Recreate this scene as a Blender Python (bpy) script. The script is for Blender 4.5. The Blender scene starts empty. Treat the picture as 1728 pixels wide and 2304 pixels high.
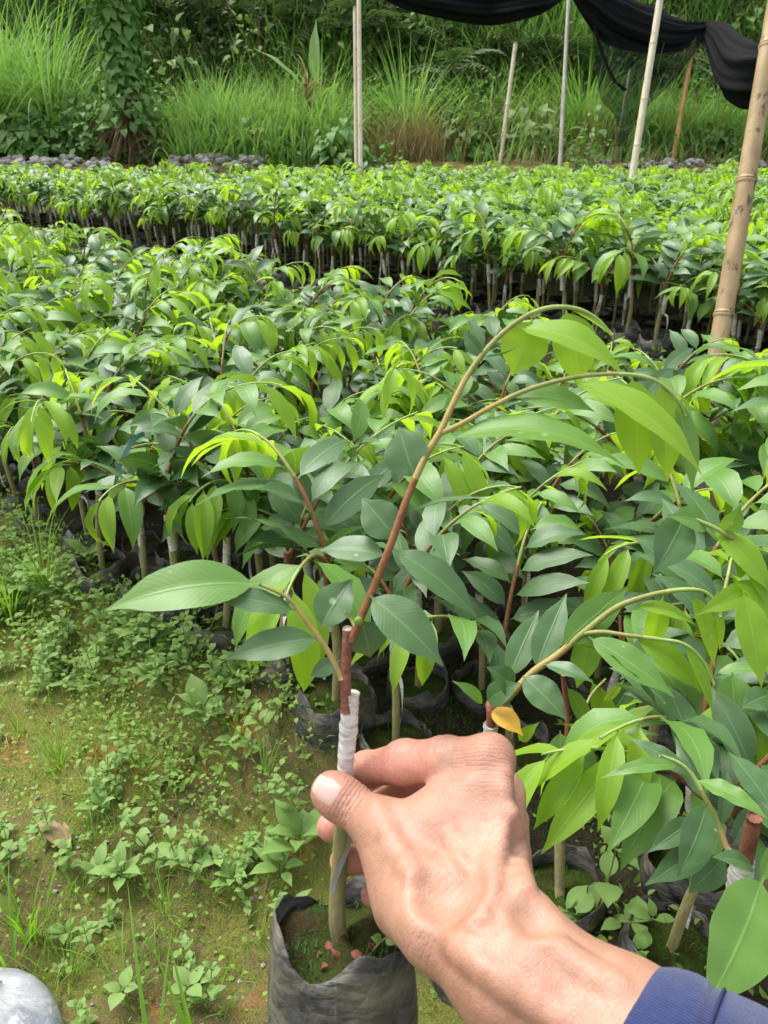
import bpy, math, random
import numpy as np
from mathutils import Vector, Matrix

random.seed(11)
RNG = np.random.default_rng(11)
scene = bpy.context.scene
COL = scene.collection

# ------------------------------------------------------------------ camera, sky, sun, exposure
PITCH = math.radians(26.0)
CAM_H = 0.90
FPX = 1798.0                       # focal length in pixels of the 1728 x 2304 photograph
cam_data = bpy.data.cameras.new('camera')
cam_data.sensor_width = 36.0
cam_data.lens = 36.0 * FPX / 2304.0
cam_data.clip_start = 0.02
cam_data.clip_end = 500.0
cam_data.dof.use_dof = True
cam_data.dof.focus_distance = 0.85
cam_data.dof.aperture_fstop = 22.0
cam = bpy.data.objects.new('camera', cam_data)
cam.location = (0, 0, CAM_H)
cam.rotation_euler = (math.pi / 2 - PITCH, 0, 0)
COL.objects.link(cam)
scene.camera = cam

SUN_EL = math.radians(60)
SUN_AZ = math.radians(-48)         # measured from +Y towards +X: high light, a little from the left
world = bpy.data.worlds.new('World')
scene.world = world
world.use_nodes = True
wn = world.node_tree.nodes
wl = world.node_tree.links
sky = wn.new('ShaderNodeTexSky')
sky.sky_type = 'NISHITA'
sky.sun_disc = False
sky.sun_elevation = SUN_EL
sky.sun_rotation = SUN_AZ
sky.air_density = 1.0
sky.dust_density = 4.0
sky.ozone_density = 1.0
hs = wn.new('ShaderNodeHueSaturation')
hs.inputs['Saturation'].default_value = 0.35    # thin overcast: a paler sky
wl.new(sky.outputs[0], hs.inputs['Color'])
wl.new(hs.outputs[0], wn['Background'].inputs['Color'])
wn['Background'].inputs['Strength'].default_value = 0.15

sd = bpy.data.lights.new('sun', 'SUN')
sd.energy = 1.25
sd.angle = math.radians(35)
sd.color = (1.0, 0.96, 0.9)
sun = bpy.data.objects.new('sun', sd)
sdir = Vector((math.sin(SUN_AZ) * math.cos(SUN_EL), math.cos(SUN_AZ) * math.cos(SUN_EL), math.sin(SUN_EL)))
sun.rotation_euler = (-sdir).to_track_quat('-Z', 'Y').to_euler()
sun.location = (0, 0, 20)
COL.objects.link(sun)

scene.view_settings.view_transform = 'Standard'
scene.view_settings.look = 'None'
scene.view_settings.gamma = 1.0
scene.view_settings.use_curve_mapping = False
scene.view_settings.exposure = 1.42
scene.render.engine = 'CYCLES'
scene.cycles.use_denoising = True
scene.cycles.max_bounces = 8
scene.cycles.transparent_max_bounces = 12
scene.cycles.use_adaptive_sampling = True
scene.cycles.adaptive_threshold = 0.02

# ------------------------------------------------------------------ helpers
SN, CS = math.sin(PITCH), math.cos(PITCH)
K = 1728.0 / 1659.0                # displayed picture -> photograph pixels


def px(x, y, d):
    """point at photograph pixel (x, y) and depth d, in metres"""
    a = (x - 864.0) / FPX
    b = (y - 1152.0) / FPX
    return np.array([d * a, d * (CS - b * SN), CAM_H - d * (SN + b * CS)])


def dp(x, y, d):
    return px(x * K, y * K, d)


def project(p):
    y = p[1]
    z = p[2] - CAM_H
    d = y * CS - z * SN
    u = y * SN + z * CS
    if d < 0.05:
        return None
    return 864 + FPX * p[0] / d, 1152 - FPX * u / d, d


def camvec(x, u, f):
    v = np.array([x, f * CS + u * SN, -f * SN + u * CS], float)
    return v / np.linalg.norm(v)


def hash2(ix, iy, s):
    h = (ix.astype(np.int64) * 374761393 + iy.astype(np.int64) * 668265263 + s * 982451653) & 0xffffffff
    h = ((h ^ (h >> 13)) * 1274126177) & 0xffffffff
    return ((h ^ (h >> 16)) & 0xffff) / 65535.0


def vnoise(x, y, s=0):
    x = np.asarray(x, float)
    y = np.asarray(y, float)
    ix = np.floor(x)
    iy = np.floor(y)
    fx = x - ix
    fy = y - iy
    fx = fx * fx * (3 - 2 * fx)
    fy = fy * fy * (3 - 2 * fy)
    a = hash2(ix, iy, s)
    b = hash2(ix + 1, iy, s)
    c = hash2(ix, iy + 1, s)
    d = hash2(ix + 1, iy + 1, s)
    return (a * (1 - fx) + b * fx) * (1 - fy) + (c * (1 - fx) + d * fx) * fy


def fbm(x, y, s=0, o=4):
    t = 0
    a = 0.5
    for i in range(o):
        t = t + a * vnoise(np.asarray(x) * 2 ** i, np.asarray(y) * 2 ** i, s + i * 17)
        a *= 0.5
    return t


def mesh(name, V, F, mats=(), uv=None, mi=None, smooth=True):
    """V (n,3); F an int array (m,3|4) or a list of such arrays; uv per vertex (n,2)"""
    V = np.asarray(V, np.float32)
    Fs = F if isinstance(F, list) else [F]
    Fs = [np.asarray(f, np.int32) for f in Fs if len(f)]
    me = bpy.data.meshes.new(name)
    nl = sum(f.size for f in Fs)
    nf = sum(len(f) for f in Fs)
    me.vertices.add(len(V))
    me.vertices.foreach_set('co', V.ravel())
    me.loops.add(nl)
    li = np.concatenate([f.ravel() for f in Fs])
    me.loops.foreach_set('vertex_index', li)
    me.polygons.add(nf)
    tot = np.concatenate([np.full(len(f), f.shape[1], np.int32) for f in Fs])
    st = np.concatenate([[0], np.cumsum(tot)[:-1]]).astype(np.int32)
    me.polygons.foreach_set('loop_start', st)
    if uv is not None:
        l = me.uv_layers.new(name='UVMap')
        l.data.foreach_set('uv', np.asarray(uv, np.float32)[li].ravel())
    for m in mats:
        me.materials.append(m)
    if mi is not None:
        me.polygons.foreach_set('material_index', np.asarray(mi, np.int32))
    me.polygons.foreach_set('use_smooth', np.full(nf, smooth, bool))
    me.update(calc_edges=True)
    return me


def link(name, me, parent=None, label=None, cat=None, group=None, kind=None, M=None):
    o = bpy.data.objects.new(name, me)
    COL.objects.link(o)
    if parent is not None:
        o.parent = parent
    if M is not None:
        o.matrix_local = M
    if label:
        o['label'] = label
    if cat:
        o['category'] = cat
    if group:
        o['group'] = group
    if kind:
        o['kind'] = kind
    return o


def thing(name, label, cat, loc=(0, 0, 0), rz=0, group=None, scale=1.0):
    o = link(name, None, None, label, cat, group)
    o.empty_display_size = 0.05
    o.location = loc
    o.rotation_euler = (0, 0, rz)
    o.scale = (scale, scale, scale)
    return o


def copy_tree(o, parent=None):
    c = o.copy()
    COL.objects.link(c)
    c.parent = parent
    for ch in o.children:
        copy_tree(ch, c)
    return c


def grid_faces(nu, nv, base=0, closed=False):
    i, j = np.meshgrid(np.arange(nu - 1), np.arange(nv if closed else nv - 1), indexing='ij')
    j2 = (j + 1) % nv
    return (base + np.stack([i * nv + j, (i + 1) * nv + j, (i + 1) * nv + j2, i * nv + j2], -1)).reshape(-1, 4)


def frames(P):
    P = np.asarray(P, float)
    T = np.gradient(P, axis=0)
    T /= np.linalg.norm(T, axis=1, keepdims=True) + 1e-12
    n = np.array([0.31, 0.77, 0.55])
    A = []
    B = []
    for t in T:
        n = n - t * np.dot(n, t)
        n /= np.linalg.norm(n) + 1e-12
        A.append(n.copy())
        B.append(np.cross(t, n))
    return T, np.array(A), np.array(B)


def spline(P, n):
    """Catmull-Rom through the points"""
    P = np.asarray(P, float)
    m = len(P)
    Q = np.vstack([2 * P[0] - P[1], P, 2 * P[-1] - P[-2]])
    t = np.linspace(0, m - 1 - 1e-9, n)
    i = t.astype(int)
    f = (t - i)[:, None]
    a, b, c, d = Q[i], Q[i + 1], Q[i + 2], Q[i + 3]
    return 0.5 * ((2 * b) + (-a + c) * f + (2 * a - 5 * b + 4 * c - d) * f ** 2 + (-a + 3 * b - 3 * c + d) * f ** 3)


def tube(P, R, nv=8, cap=True, bump=None):
    P = np.asarray(P, float)
    R = np.broadcast_to(np.asarray(R, float), (len(P),)).copy()
    T, A, B = frames(P)
    th = np.linspace(0, 2 * np.pi, nv, endpoint=False)
    rr = np.repeat(R[:, None], nv, 1)
    if bump is not None:
        rr = rr * bump(np.arange(len(P))[:, None], th[None, :])
    V = P[:, None, :] + rr[:, :, None] * (np.cos(th)[None, :, None] * A[:, None, :] + np.sin(th)[None, :, None] * B[:, None, :])
    V = V.reshape(-1, 3)
    F = [grid_faces(len(P), nv, 0, True)]
    L = np.concatenate([[0], np.cumsum(np.linalg.norm(np.diff(P, axis=0), axis=1))])
    uv = np.stack([np.tile(th / (2 * np.pi), len(P)), np.repeat(L, nv)], 1)
    if cap:
        n0 = len(V)
        V = np.vstack([V, P[0], P[-1]])
        uv = np.vstack([uv, [0.5, 0], [0.5, L[-1]]])
        j = np.arange(nv)
        F.append(np.stack([np.full(nv, n0), (j + 1) % nv, j], 1))
        e = (len(P) - 1) * nv
        F.append(np.stack([np.full(nv, n0 + 1), e + j, e + (j + 1) % nv], 1))
    return V, F, uv


class Join:
    """collects pieces of geometry for one mesh"""

    def __init__(s):
        s.V = []
        s.F = {}
        s.uv = []
        s.n = 0

    def add(s, V, F, uv=None, mi=0):
        V = np.asarray(V, float)
        for f in (F if isinstance(F, list) else [F]):
            if len(f):
                s.F.setdefault((f.shape[1], mi), []).append(np.asarray(f) + s.n)
        s.V.append(V)
        s.uv.append(np.zeros((len(V), 2)) if uv is None else uv)
        s.n += len(V)

    def mesh(s, name, mats, smooth=True):
        Fs = []
        mi = []
        for (k, m), fl in s.F.items():
            f = np.concatenate(fl)
            Fs.append(f)
            mi.append(np.full(len(f), m))
        return mesh(name, np.vstack(s.V), Fs, mats, np.vstack(s.uv), np.concatenate(mi), smooth)


# ------------------------------------------------------------------ materials
def new_mat(name):
    m = bpy.data.materials.new(name)
    m.use_nodes = True
    nt = m.node_tree
    b = nt.nodes['Principled BSDF']
    return m, nt, b


class NT:
    def __init__(s, nt):
        s.nt = nt

    def n(s, t, **kw):
        x = s.nt.nodes.new(t)
        for k, v in kw.items():
            setattr(x, k, v)
        return x

    def l(s, a, b):
        s.nt.links.new(a, b)

    def math(s, op, a, b=None, c=None, clamp=False):
        x = s.n('ShaderNodeMath', operation=op, use_clamp=clamp)
        for i, v in enumerate((a, b, c)):
            if v is None:
                continue
            if isinstance(v, (int, float)):
                x.inputs[i].default_value = v
            else:
                s.l(v, x.inputs[i])
        return x.outputs[0]

    def mix(s, f, a, b, mode='MIX'):
        x = s.n('ShaderNodeMix', data_type='RGBA', blend_type=mode)
        for sock, v in ((x.inputs['Factor'], f), (x.inputs[6], a), (x.inputs[7], b)):
            if isinstance(v, (int, float)):
                sock.default_value = v
            elif isinstance(v, tuple):
                sock.default_value = (*v, 1) if len(v) == 3 else v
            else:
                s.l(v, sock)
        return x.outputs[2]

    def noise(s, scale, detail=4, rough=0.55, vec=None, dist=0.0):
        x = s.n('ShaderNodeTexNoise')
        x.inputs['Scale'].default_value = scale
        x.inputs['Detail'].default_value = detail
        x.inputs['Roughness'].default_value = rough
        x.inputs['Distortion'].default_value = dist
        if vec is not None:
            s.l(vec, x.inputs['Vector'])
        return x.outputs[0]

    def ramp(s, f, stops):
        x = s.n('ShaderNodeValToRGB')
        e = x.color_ramp.elements
        while len(e) > 1:
            e.remove(e[-1])
        for i, (p, c) in enumerate(stops):
            el = e[0] if i == 0 else e.new(p)
            el.position = p
            el.color = (*c, 1) if len(c) == 3 else c
        s.l(f, x.inputs[0])
        return x.outputs[0]

    def maprange(s, f, a, b, c=0.0, d=1.0):
        x = s.n('ShaderNodeMapRange', clamp=True)
        s.l(f, x.inputs[0])
        for i, v in enumerate((a, b, c, d)):
            x.inputs[i + 1].default_value = v
        return x.outputs[0]

    def bump(s, h, strength=0.3, dist=0.002, normal=None):
        x = s.n('ShaderNodeBump')
        x.inputs['Strength'].default_value = strength
        x.inputs['Distance'].default_value = dist
        s.l(h, x.inputs['Height'])
        if normal is not None:
            s.l(normal, x.inputs['Normal'])
        return x.outputs[0]

    def coords(s, kind='Object'):
        return s.n('ShaderNodeTexCoord').outputs[kind]

    def mapping(s, vec, scale=(1, 1, 1)):
        x = s.n('ShaderNodeMapping')
        x.inputs['Scale'].default_value = scale
        s.l(vec, x.inputs['Vector'])
        return x.outputs[0]


def leaf_mat(name, col, col2, under, rough=0.34, trans=0.3, tcol=None, veins=True, vein_col=(0.35, 0.48, 0.2), edge=0.4, use_random=True):
    m, nt, b = new_mat(name)
    g = NT(nt)
    uvn = g.coords('UV')
    sep = g.n('ShaderNodeSeparateXYZ')
    g.l(uvn, sep.inputs[0])
    u, v = sep.outputs[0], sep.outputs[1]
    av = g.math('ABSOLUTE', g.math('SUBTRACT', v, 0.5))
    rnd = g.n('ShaderNodeObjectInfo').outputs['Random'] if use_random else g.noise(1.7, 2)
    geo = g.n('ShaderNodeNewGeometry')
    if not use_random:
        rnd = geo.outputs['Random Per Island']
    c = g.mix(rnd, col, col2)
    n1 = g.noise(38, 3, 0.6, g.coords('Object'))
    c = g.mix(g.math('MULTIPLY', n1, 0.45), c, col2)
    h = None
    if veins:
        w = g.n('ShaderNodeTexWave', wave_type='BANDS', bands_direction='X', wave_profile='SIN')
        w.inputs['Scale'].default_value = 4.6
        w.inputs['Distortion'].default_value = 0.6
        w.inputs['Detail'].default_value = 1.0
        w.inputs['Detail Scale'].default_value = 3.0
        cv = g.n('ShaderNodeCombineXYZ')
        g.l(g.math('SUBTRACT', g.math('MULTIPLY', u, 1.25), g.math('MULTIPLY', av, 0.55)), cv.inputs[0])
        g.l(cv.outputs[0], w.inputs['Vector'])
        lat = g.maprange(w.outputs[1], 0.86, 1.0)
        mid = g.maprange(av, 0.034, 0.010)
        c = g.mix(g.math('MULTIPLY', lat, 0.10), c, vein_col)
        c = g.mix(g.math('MULTIPLY', mid, 0.75), c, vein_col)
        ed = g.maprange(av, 0.472, 0.497)
        c = g.mix(g.math('MULTIPLY', ed, edge), c, vein_col)
        h = g.math('SUBTRACT', g.math('MULTIPLY', w.outputs[1], 0.10), g.math('MULTIPLY', mid, 0.9))
    cb = g.mix(0.65, c, under)
    cc = g.mix(geo.outputs['Backfacing'], c, cb)
    spots = g.n('ShaderNodeTexVoronoi')
    spots.inputs['Scale'].default_value = 70
    g.l(g.coords('Object'), spots.inputs['Vector'])
    rare = g.n('ShaderNodeSeparateXYZ')
    g.l(spots.outputs['Color'], rare.inputs[0])
    fleck = g.math('MULTIPLY', g.maprange(spots.outputs['Distance'], 0.16, 0.09), g.maprange(rare.outputs[0], 0.80, 0.86))
    ccs = g.mix(g.math('MULTIPLY', fleck, 0.55), cc, (0.45, 0.52, 0.36))
    g.l(ccs, b.inputs['Base Color'])
    b.inputs['Specular IOR Level'].default_value = 0.5
    rr = g.math('ADD', g.math('MULTIPLY', g.noise(25, 3, 0.6, g.coords('Object')), 0.34), rough - 0.19)
    rr = g.math('ADD', rr, g.math('MULTIPLY', geo.outputs['Backfacing'], 0.2))
    g.l(rr, b.inputs['Roughness'])
    n2 = g.noise(60, 3, 0.6, g.coords('Object'))
    hh = n2 if h is None else g.math('ADD', h, g.math('MULTIPLY', n2, 0.8))
    g.l(g.bump(hh, 0.28, 0.0013), b.inputs['Normal'])
    t = g.n('ShaderNodeBsdfTranslucent')
    tc = g.mix(0.75, cc, tcol or under)
    g.l(tc, t.inputs['Color'])
    ms = g.n('ShaderNodeMixShader')
    ms.inputs[0].default_value = trans
    g.l(b.outputs[0], ms.inputs[1])
    g.l(t.outputs[0], ms.inputs[2])
    g.l(ms.outputs[0], nt.nodes['Material Output'].inputs['Surface'])
    return m


LM = {
    'mature': leaf_mat('leaf_mature', (0.006, 0.042, 0.016), (0.019, 0.070, 0.015), (0.08, 0.16, 0.05), 0.27, 0.13, (0.16, 0.34, 0.04), vein_col=(0.20, 0.36, 0.15), edge=0.4),
    'mid': leaf_mat('leaf_mid', (0.024, 0.110, 0.013), (0.055, 0.175, 0.015), (0.14, 0.27, 0.05), 0.27, 0.28, (0.30, 0.52, 0.04), vein_col=(0.26, 0.42, 0.14), edge=0.5),
    'young': leaf_mat('leaf_young', (0.11, 0.29, 0.012), (0.205, 0.37, 0.014), (0.24, 0.40, 0.03), 0.28, 0.50, (0.50, 0.76, 0.025), vein_col=(0.42, 0.55, 0.16), edge=0.5),
}
LMB = {
    'mature': leaf_mat('bed_leaf_mature', (0.007, 0.046, 0.017), (0.026, 0.090, 0.017), (0.08, 0.16, 0.05), 0.28, 0.13, (0.16, 0.34, 0.04), vein_col=(0.16, 0.30, 0.12), edge=0.3, use_random=False),
    'mid': leaf_mat('bed_leaf_mid', (0.055, 0.165, 0.022), (0.105, 0.245, 0.026), (0.17, 0.30, 0.07), 0.34, 0.32, (0.30, 0.52, 0.04), use_random=False),
    'young': leaf_mat('bed_leaf_young', (0.11, 0.29, 0.012), (0.22, 0.38, 0.014), (0.24, 0.40, 0.03), 0.30, 0.46, (0.50, 0.78, 0.02), use_random=False),
}
M_WEED = leaf_mat('weed_leaf', (0.11, 0.24, 0.035), (0.25, 0.37, 0.095), (0.20, 0.32, 0.09), 0.5, 0.34, (0.32, 0.55, 0.05), vein_col=(0.22, 0.40, 0.12), edge=0.1)
M_COVER = leaf_mat('cover_leaf', (0.15, 0.27, 0.03), (0.36, 0.44, 0.10), (0.17, 0.30, 0.05), 0.55, 0.32, (0.32, 0.52, 0.04), veins=False, use_random=False)
M_GRASS = leaf_mat('grass_blade', (0.055, 0.19, 0.028), (0.27, 0.43, 0.11), (0.18, 0.36, 0.08), 0.42, 0.34, (0.32, 0.60, 0.08), veins=False, use_random=False)
M_GRASSN = leaf_mat('lawn_blade', (0.11, 0.28, 0.014), (0.25, 0.42, 0.03), (0.15, 0.32, 0.04), 0.45, 0.34, (0.32, 0.58, 0.03), veins=False, use_random=False)
M_DRY = leaf_mat('dry_grass', (0.30, 0.22, 0.09), (0.20, 0.19, 0.06), (0.32, 0.25, 0.12), 0.6, 0.25, (0.4, 0.3, 0.1), veins=False, use_random=False)
M_FERN = leaf_mat('fern_leaf', (0.045, 0.095, 0.025), (0.12, 0.17, 0.06), (0.07, 0.10, 0.04), 0.5, 0.22, (0.12, 0.22, 0.04), veins=False)
M_FERNY = leaf_mat('fern_yellow', (0.20, 0.19, 0.03), (0.26, 0.22, 0.04), (0.2, 0.18, 0.05), 0.55, 0.28, (0.4, 0.36, 0.05), veins=False)
M_VINE = leaf_mat('vine_leaf', (0.085, 0.22, 0.030), (0.22, 0.35, 0.07), (0.12, 0.24, 0.06), 0.42, 0.30, (0.25, 0.48, 0.05), vein_col=(0.2, 0.36, 0.1), edge=0.1)
M_VINEB = leaf_mat('undergrowth_leaf', (0.050, 0.15, 0.022), (0.16, 0.30, 0.06), (0.12, 0.24, 0.06), 0.42, 0.28, (0.25, 0.48, 0.05), veins=False, use_random=False)
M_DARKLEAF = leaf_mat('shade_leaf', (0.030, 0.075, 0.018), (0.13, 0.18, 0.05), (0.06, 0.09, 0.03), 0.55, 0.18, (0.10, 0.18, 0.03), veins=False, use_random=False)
M_YELLOW = leaf_mat('yellow_leaf', (0.62, 0.30, 0.012), (0.66, 0.36, 0.02), (0.6, 0.34, 0.04), 0.45, 0.35, (0.8, 0.45, 0.02), vein_col=(0.3, 0.2, 0.03))
M_BANANA = leaf_mat('broad_leaf', (0.10, 0.30, 0.02), (0.13, 0.34, 0.03), (0.3, 0.42, 0.2), 0.35, 0.35, (0.35, 0.6, 0.05), vein_col=(0.3, 0.5, 0.15), edge=0.1)


def bark_mat(name, a, b2, scale=300, rough=0.75, bump=0.5, c=None, stretch=(1, 1, 0.25)):
    m, nt, b = new_mat(name)
    g = NT(nt)
    co = g.mapping(g.coords('Object'), stretch)
    n = g.noise(scale, 5, 0.65, co)
    n2 = g.noise(scale * 0.22, 3, 0.6, co)
    cc = g.mix(g.maprange(n, 0.35, 0.65), a, b2)
    cc = g.mix(g.maprange(n2, 0.5, 0.72), cc, c or b2)
    g.l(cc, b.inputs['Base Color'])
    b.inputs['Roughness'].default_value = rough
    b.inputs['Specular IOR Level'].default_value = 0.25
    g.l(g.bump(n, bump, 0.0012), b.inputs['Normal'])
    return m


M_ROOT = bark_mat('rootstock_bark', (0.21, 0.19, 0.075), (0.34, 0.30, 0.145), 260, c=(0.17, 0.17, 0.055))
M_SCION = bark_mat('scion_bark', (0.13, 0.045, 0.028), (0.24, 0.10, 0.06), 420, bump=0.8, stretch=(1, 1, 1))
M_SHOOTB = bark_mat('brown_shoot', (0.16, 0.060, 0.027), (0.25, 0.12, 0.05), 380, stretch=(1, 1, 1), bump=0.5)
M_SHOOTG = bark_mat('green_shoot', (0.18, 0.20, 0.05), (0.25, 0.25, 0.08), 200, rough=0.55, bump=0.2)
M_SHOOTT = bark_mat('tan_shoot', (0.26, 0.20, 0.06), (0.36, 0.27, 0.10), 260, rough=0.6, bump=0.3)
M_SHOOTP = bark_mat('pale_shoot', (0.22, 0.32, 0.07), (0.30, 0.38, 0.12), 160, rough=0.5, bump=0.15)
M_BUD = bark_mat('bud_green', (0.13, 0.22, 0.03), (0.17, 0.26, 0.04), 150, rough=0.5, bump=0.2)
M_CUT = bark_mat('cut_wood', (0.50, 0.42, 0.30), (0.60, 0.52, 0.40), 500, bump=0.3)
M_WSTEM = bark_mat('weed_stem', (0.14, 0.24, 0.05), (0.20, 0.28, 0.08), 200, rough=0.6, bump=0.2)


def tape_mat():
    m, nt, b = new_mat('graft_tape')
    g = NT(nt)
    co = g.coords('Object')
    w = g.noise(220, 4, 0.6, g.mapping(co, (0.35, 0.35, 1.4)))
    c = g.mix(g.maprange(w, 0.35, 0.7), (0.36, 0.345, 0.30), (0.74, 0.73, 0.70))
    c = g.mix(g.math('MULTIPLY', g.maprange(g.noise(140, 5, 0.7, co), 0.55, 0.7), 0.6), c, (0.27, 0.23, 0.15))
    g.l(c, b.inputs['Base Color'])
    b.inputs['Roughness'].default_value = 0.38
    b.inputs['Subsurface Weight'].default_value = 0.15
    b.inputs['Subsurface Radius'].default_value = (0.004, 0.004, 0.003)
    g.l(g.bump(w, 0.45, 0.0012), b.inputs['Normal'])
    return m


M_TAPE = tape_mat()


def bag_mat():
    m, nt, b = new_mat('black_plastic')
    g = NT(nt)
    co = g.coords('Object')
    n = g.noise(26, 5, 0.6, co, 0.4)
    st = g.noise(48, 6, 0.72, g.mapping(co, (0.8, 0.8, 1.9)), 0.6)
    sc = g.noise(90, 4, 0.75, g.mapping(co, (2.2, 2.2, 0.35)))
    c = g.mix(g.maprange(st, 0.4, 0.7), (0.014, 0.0145, 0.016), (0.095, 0.093, 0.088))
    c = g.mix(g.math('MULTIPLY', g.maprange(n, 0.47, 0.68), 0.7), c, (0.20, 0.175, 0.115))
    c = g.mix(g.math('MULTIPLY', g.maprange(sc, 0.64, 0.72), 0.5), c, (0.32, 0.31, 0.28))
    g.l(c, b.inputs['Base Color'])
    g.l(g.math('ADD', g.math('MULTIPLY', n, 0.35), 0.26), b.inputs['Roughness'])
    cr = g.n('ShaderNodeTexVoronoi', feature='DISTANCE_TO_EDGE')
    cr.inputs['Scale'].default_value = 55
    g.l(g.mapping(co, (1, 1, 1.8)), cr.inputs['Vector'])
    hb_ = g.math('ADD', g.math('ADD', st, g.math('MULTIPLY', n, 0.6)), g.math('MULTIPLY', g.maprange(cr.outputs['Distance'], 0.0, 0.35), 0.5))
    g.l(g.bump(hb_, 0.6, 0.004), b.inputs['Normal'])
    return m


M_BAG = bag_mat()


def moss_mat(name, dark=1.0):
    m, nt, b = new_mat(name)
    g = NT(nt)
    co = g.coords('Object')
    n = g.noise(28, 5, 0.65, co)
    f = g.noise(420, 4, 0.7, co)
    c = g.mix(g.maprange(n, 0.42, 0.60), (0.055 * dark, 0.036 * dark, 0.016 * dark), (0.055 * dark, 0.105 * dark, 0.012 * dark))
    c = g.mix(g.math('MULTIPLY', g.maprange(f, 0.5, 0.75), 0.7), c, (0.12 * dark, 0.19 * dark, 0.022 * dark))
    o = g.noise(17, 3, 0.6, co)
    c = g.mix(g.math('MULTIPLY', g.maprange(o, 0.66, 0.74), 0.8), c, (0.21 * dark, 0.062 * dark, 0.022 * dark))
    g.l(c, b.inputs['Base Color'])
    b.inputs['Roughness'].default_value = 0.9
    b.inputs['Specular IOR Level'].default_value = 0.15
    g.l(g.bump(g.math('ADD', f, n), 0.9, 0.006), b.inputs['Normal'])
    return m


M_MOSSB = leaf_mat('moss_blade', (0.020, 0.065, 0.008), (0.070, 0.140, 0.018), (0.05, 0.10, 0.02), 0.6, 0.2, (0.12, 0.25, 0.03), veins=False, use_random=False)
M_MOSS = moss_mat('mossy_soil')
M_MOSSD = moss_mat('dark_mossy_soil', 0.75)


def ground_mat():
    m, nt, b = new_mat('ground_soil')
    g = NT(nt)
    co = g.coords('Object')
    big = g.noise(2.6, 5, 0.6, co, 0.3)
    med = g.noise(11, 5, 0.65, co)
    fine = g.noise(90, 5, 0.7, co)
    vf = g.noise(420, 3, 0.7, co)
    c = g.mix(g.maprange(med, 0.3, 0.7), (0.085, 0.060, 0.026), (0.215, 0.165, 0.075))
    moss = g.maprange(g.math('ADD', g.math('MULTIPLY', big, 0.6), g.math('MULTIPLY', fine, 0.45)), 0.455, 0.53)
    mc = g.mix(g.maprange(vf, 0.35, 0.7), (0.075, 0.090, 0.016), (0.24, 0.255, 0.035))
    c = g.mix(g.math('MULTIPLY', moss, 0.8), c, mc)
    o = g.noise(6.5, 4, 0.6, g.mapping(co, (1, 1, 1)), 0.5)
    c = g.mix(g.math('MULTIPLY', g.maprange(o, 0.57, 0.66), 0.75), c, (0.30, 0.105, 0.03))
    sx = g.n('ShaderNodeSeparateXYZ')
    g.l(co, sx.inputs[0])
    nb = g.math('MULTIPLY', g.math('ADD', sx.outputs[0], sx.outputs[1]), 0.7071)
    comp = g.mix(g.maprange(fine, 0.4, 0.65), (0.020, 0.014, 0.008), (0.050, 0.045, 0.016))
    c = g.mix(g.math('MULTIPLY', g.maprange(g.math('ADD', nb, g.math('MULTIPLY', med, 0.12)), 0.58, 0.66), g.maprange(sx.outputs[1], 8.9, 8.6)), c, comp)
    d = g.noise(4.1, 4, 0.6, g.mapping(co, (1.3, 1, 1)))
    c = g.mix(g.math('MULTIPLY', g.maprange(d, 0.50, 0.66), 0.7), c, (0.040, 0.033, 0.018))
    v = g.n('ShaderNodeTexVoronoi')
    v.inputs['Scale'].default_value = 75
    g.l(co, v.inputs['Vector'])
    gr = g.math('MULTIPLY', g.maprange(v.outputs['Distance'], 0.22, 0.12), g.maprange(g.noise(30, 2, 0.5, co), 0.55, 0.65))
    c = g.mix(g.math('MULTIPLY', gr, 0.8), c, (0.36, 0.33, 0.27))
    g.l(c, b.inputs['Base Color'])
    b.inputs['Roughness'].default_value = 0.82
    b.inputs['Specular IOR Level'].default_value = 0.25
    h = g.math('ADD', g.math('MULTIPLY', fine, 1.0), g.math('MULTIPLY', vf, 0.5))
    h = g.math('ADD', h, g.math('MULTIPLY', gr, 0.8))
    g.l(g.bump(h, 0.9, 0.008), b.inputs['Normal'])
    return m


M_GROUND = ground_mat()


def hill_mat():
    m, nt, b = new_mat('hill_soil')
    g = NT(nt)
    co = g.coords('Object')
    a = g.noise(1.1, 5, 0.6, co, 0.4)
    f = g.noise(9, 5, 0.7, co)
    c = g.mix(g.maprange(f, 0.3, 0.7), (0.014, 0.012, 0.007), (0.045, 0.034, 0.019))
    c = g.mix(g.math('MULTIPLY', g.maprange(a, 0.60, 0.68), 0.6), c, (0.11, 0.055, 0.025))
    c = g.mix(g.math('MULTIPLY', g.maprange(g.noise(3.3, 4, 0.6, co), 0.5, 0.62), 0.7), c, (0.035, 0.055, 0.014))
    g.l(c, b.inputs['Base Color'])
    b.inputs['Roughness'].default_value = 0.9
    g.l(g.bump(f, 1.0, 0.12), b.inputs['Normal'])
    return m


M_HILL = hill_mat()


def bamboo_mat(name, a, b2, spots=0.4):
    m, nt, b = new_mat(name)
    g = NT(nt)
    co = g.coords('Object')
    st = g.noise(24, 4, 0.6, g.mapping(co, (1, 1, 0.06)))
    c = g.mix(g.maprange(st, 0.3, 0.7), a, b2)
    sp = g.noise(26, 4, 0.65, g.mapping(co, (1, 1, 0.45)))
    c = g.mix(g.math('MULTIPLY', g.maprange(sp, 0.555, 0.63), spots), c, (0.085, 0.06, 0.03))
    g.l(c, b.inputs['Base Color'])
    b.inputs['Roughness'].default_value = 0.5
    g.l(g.bump(g.noise(80, 4, 0.6, g.mapping(co, (1, 1, 0.05))), 0.25, 0.003), b.inputs['Normal'])
    return m


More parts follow.
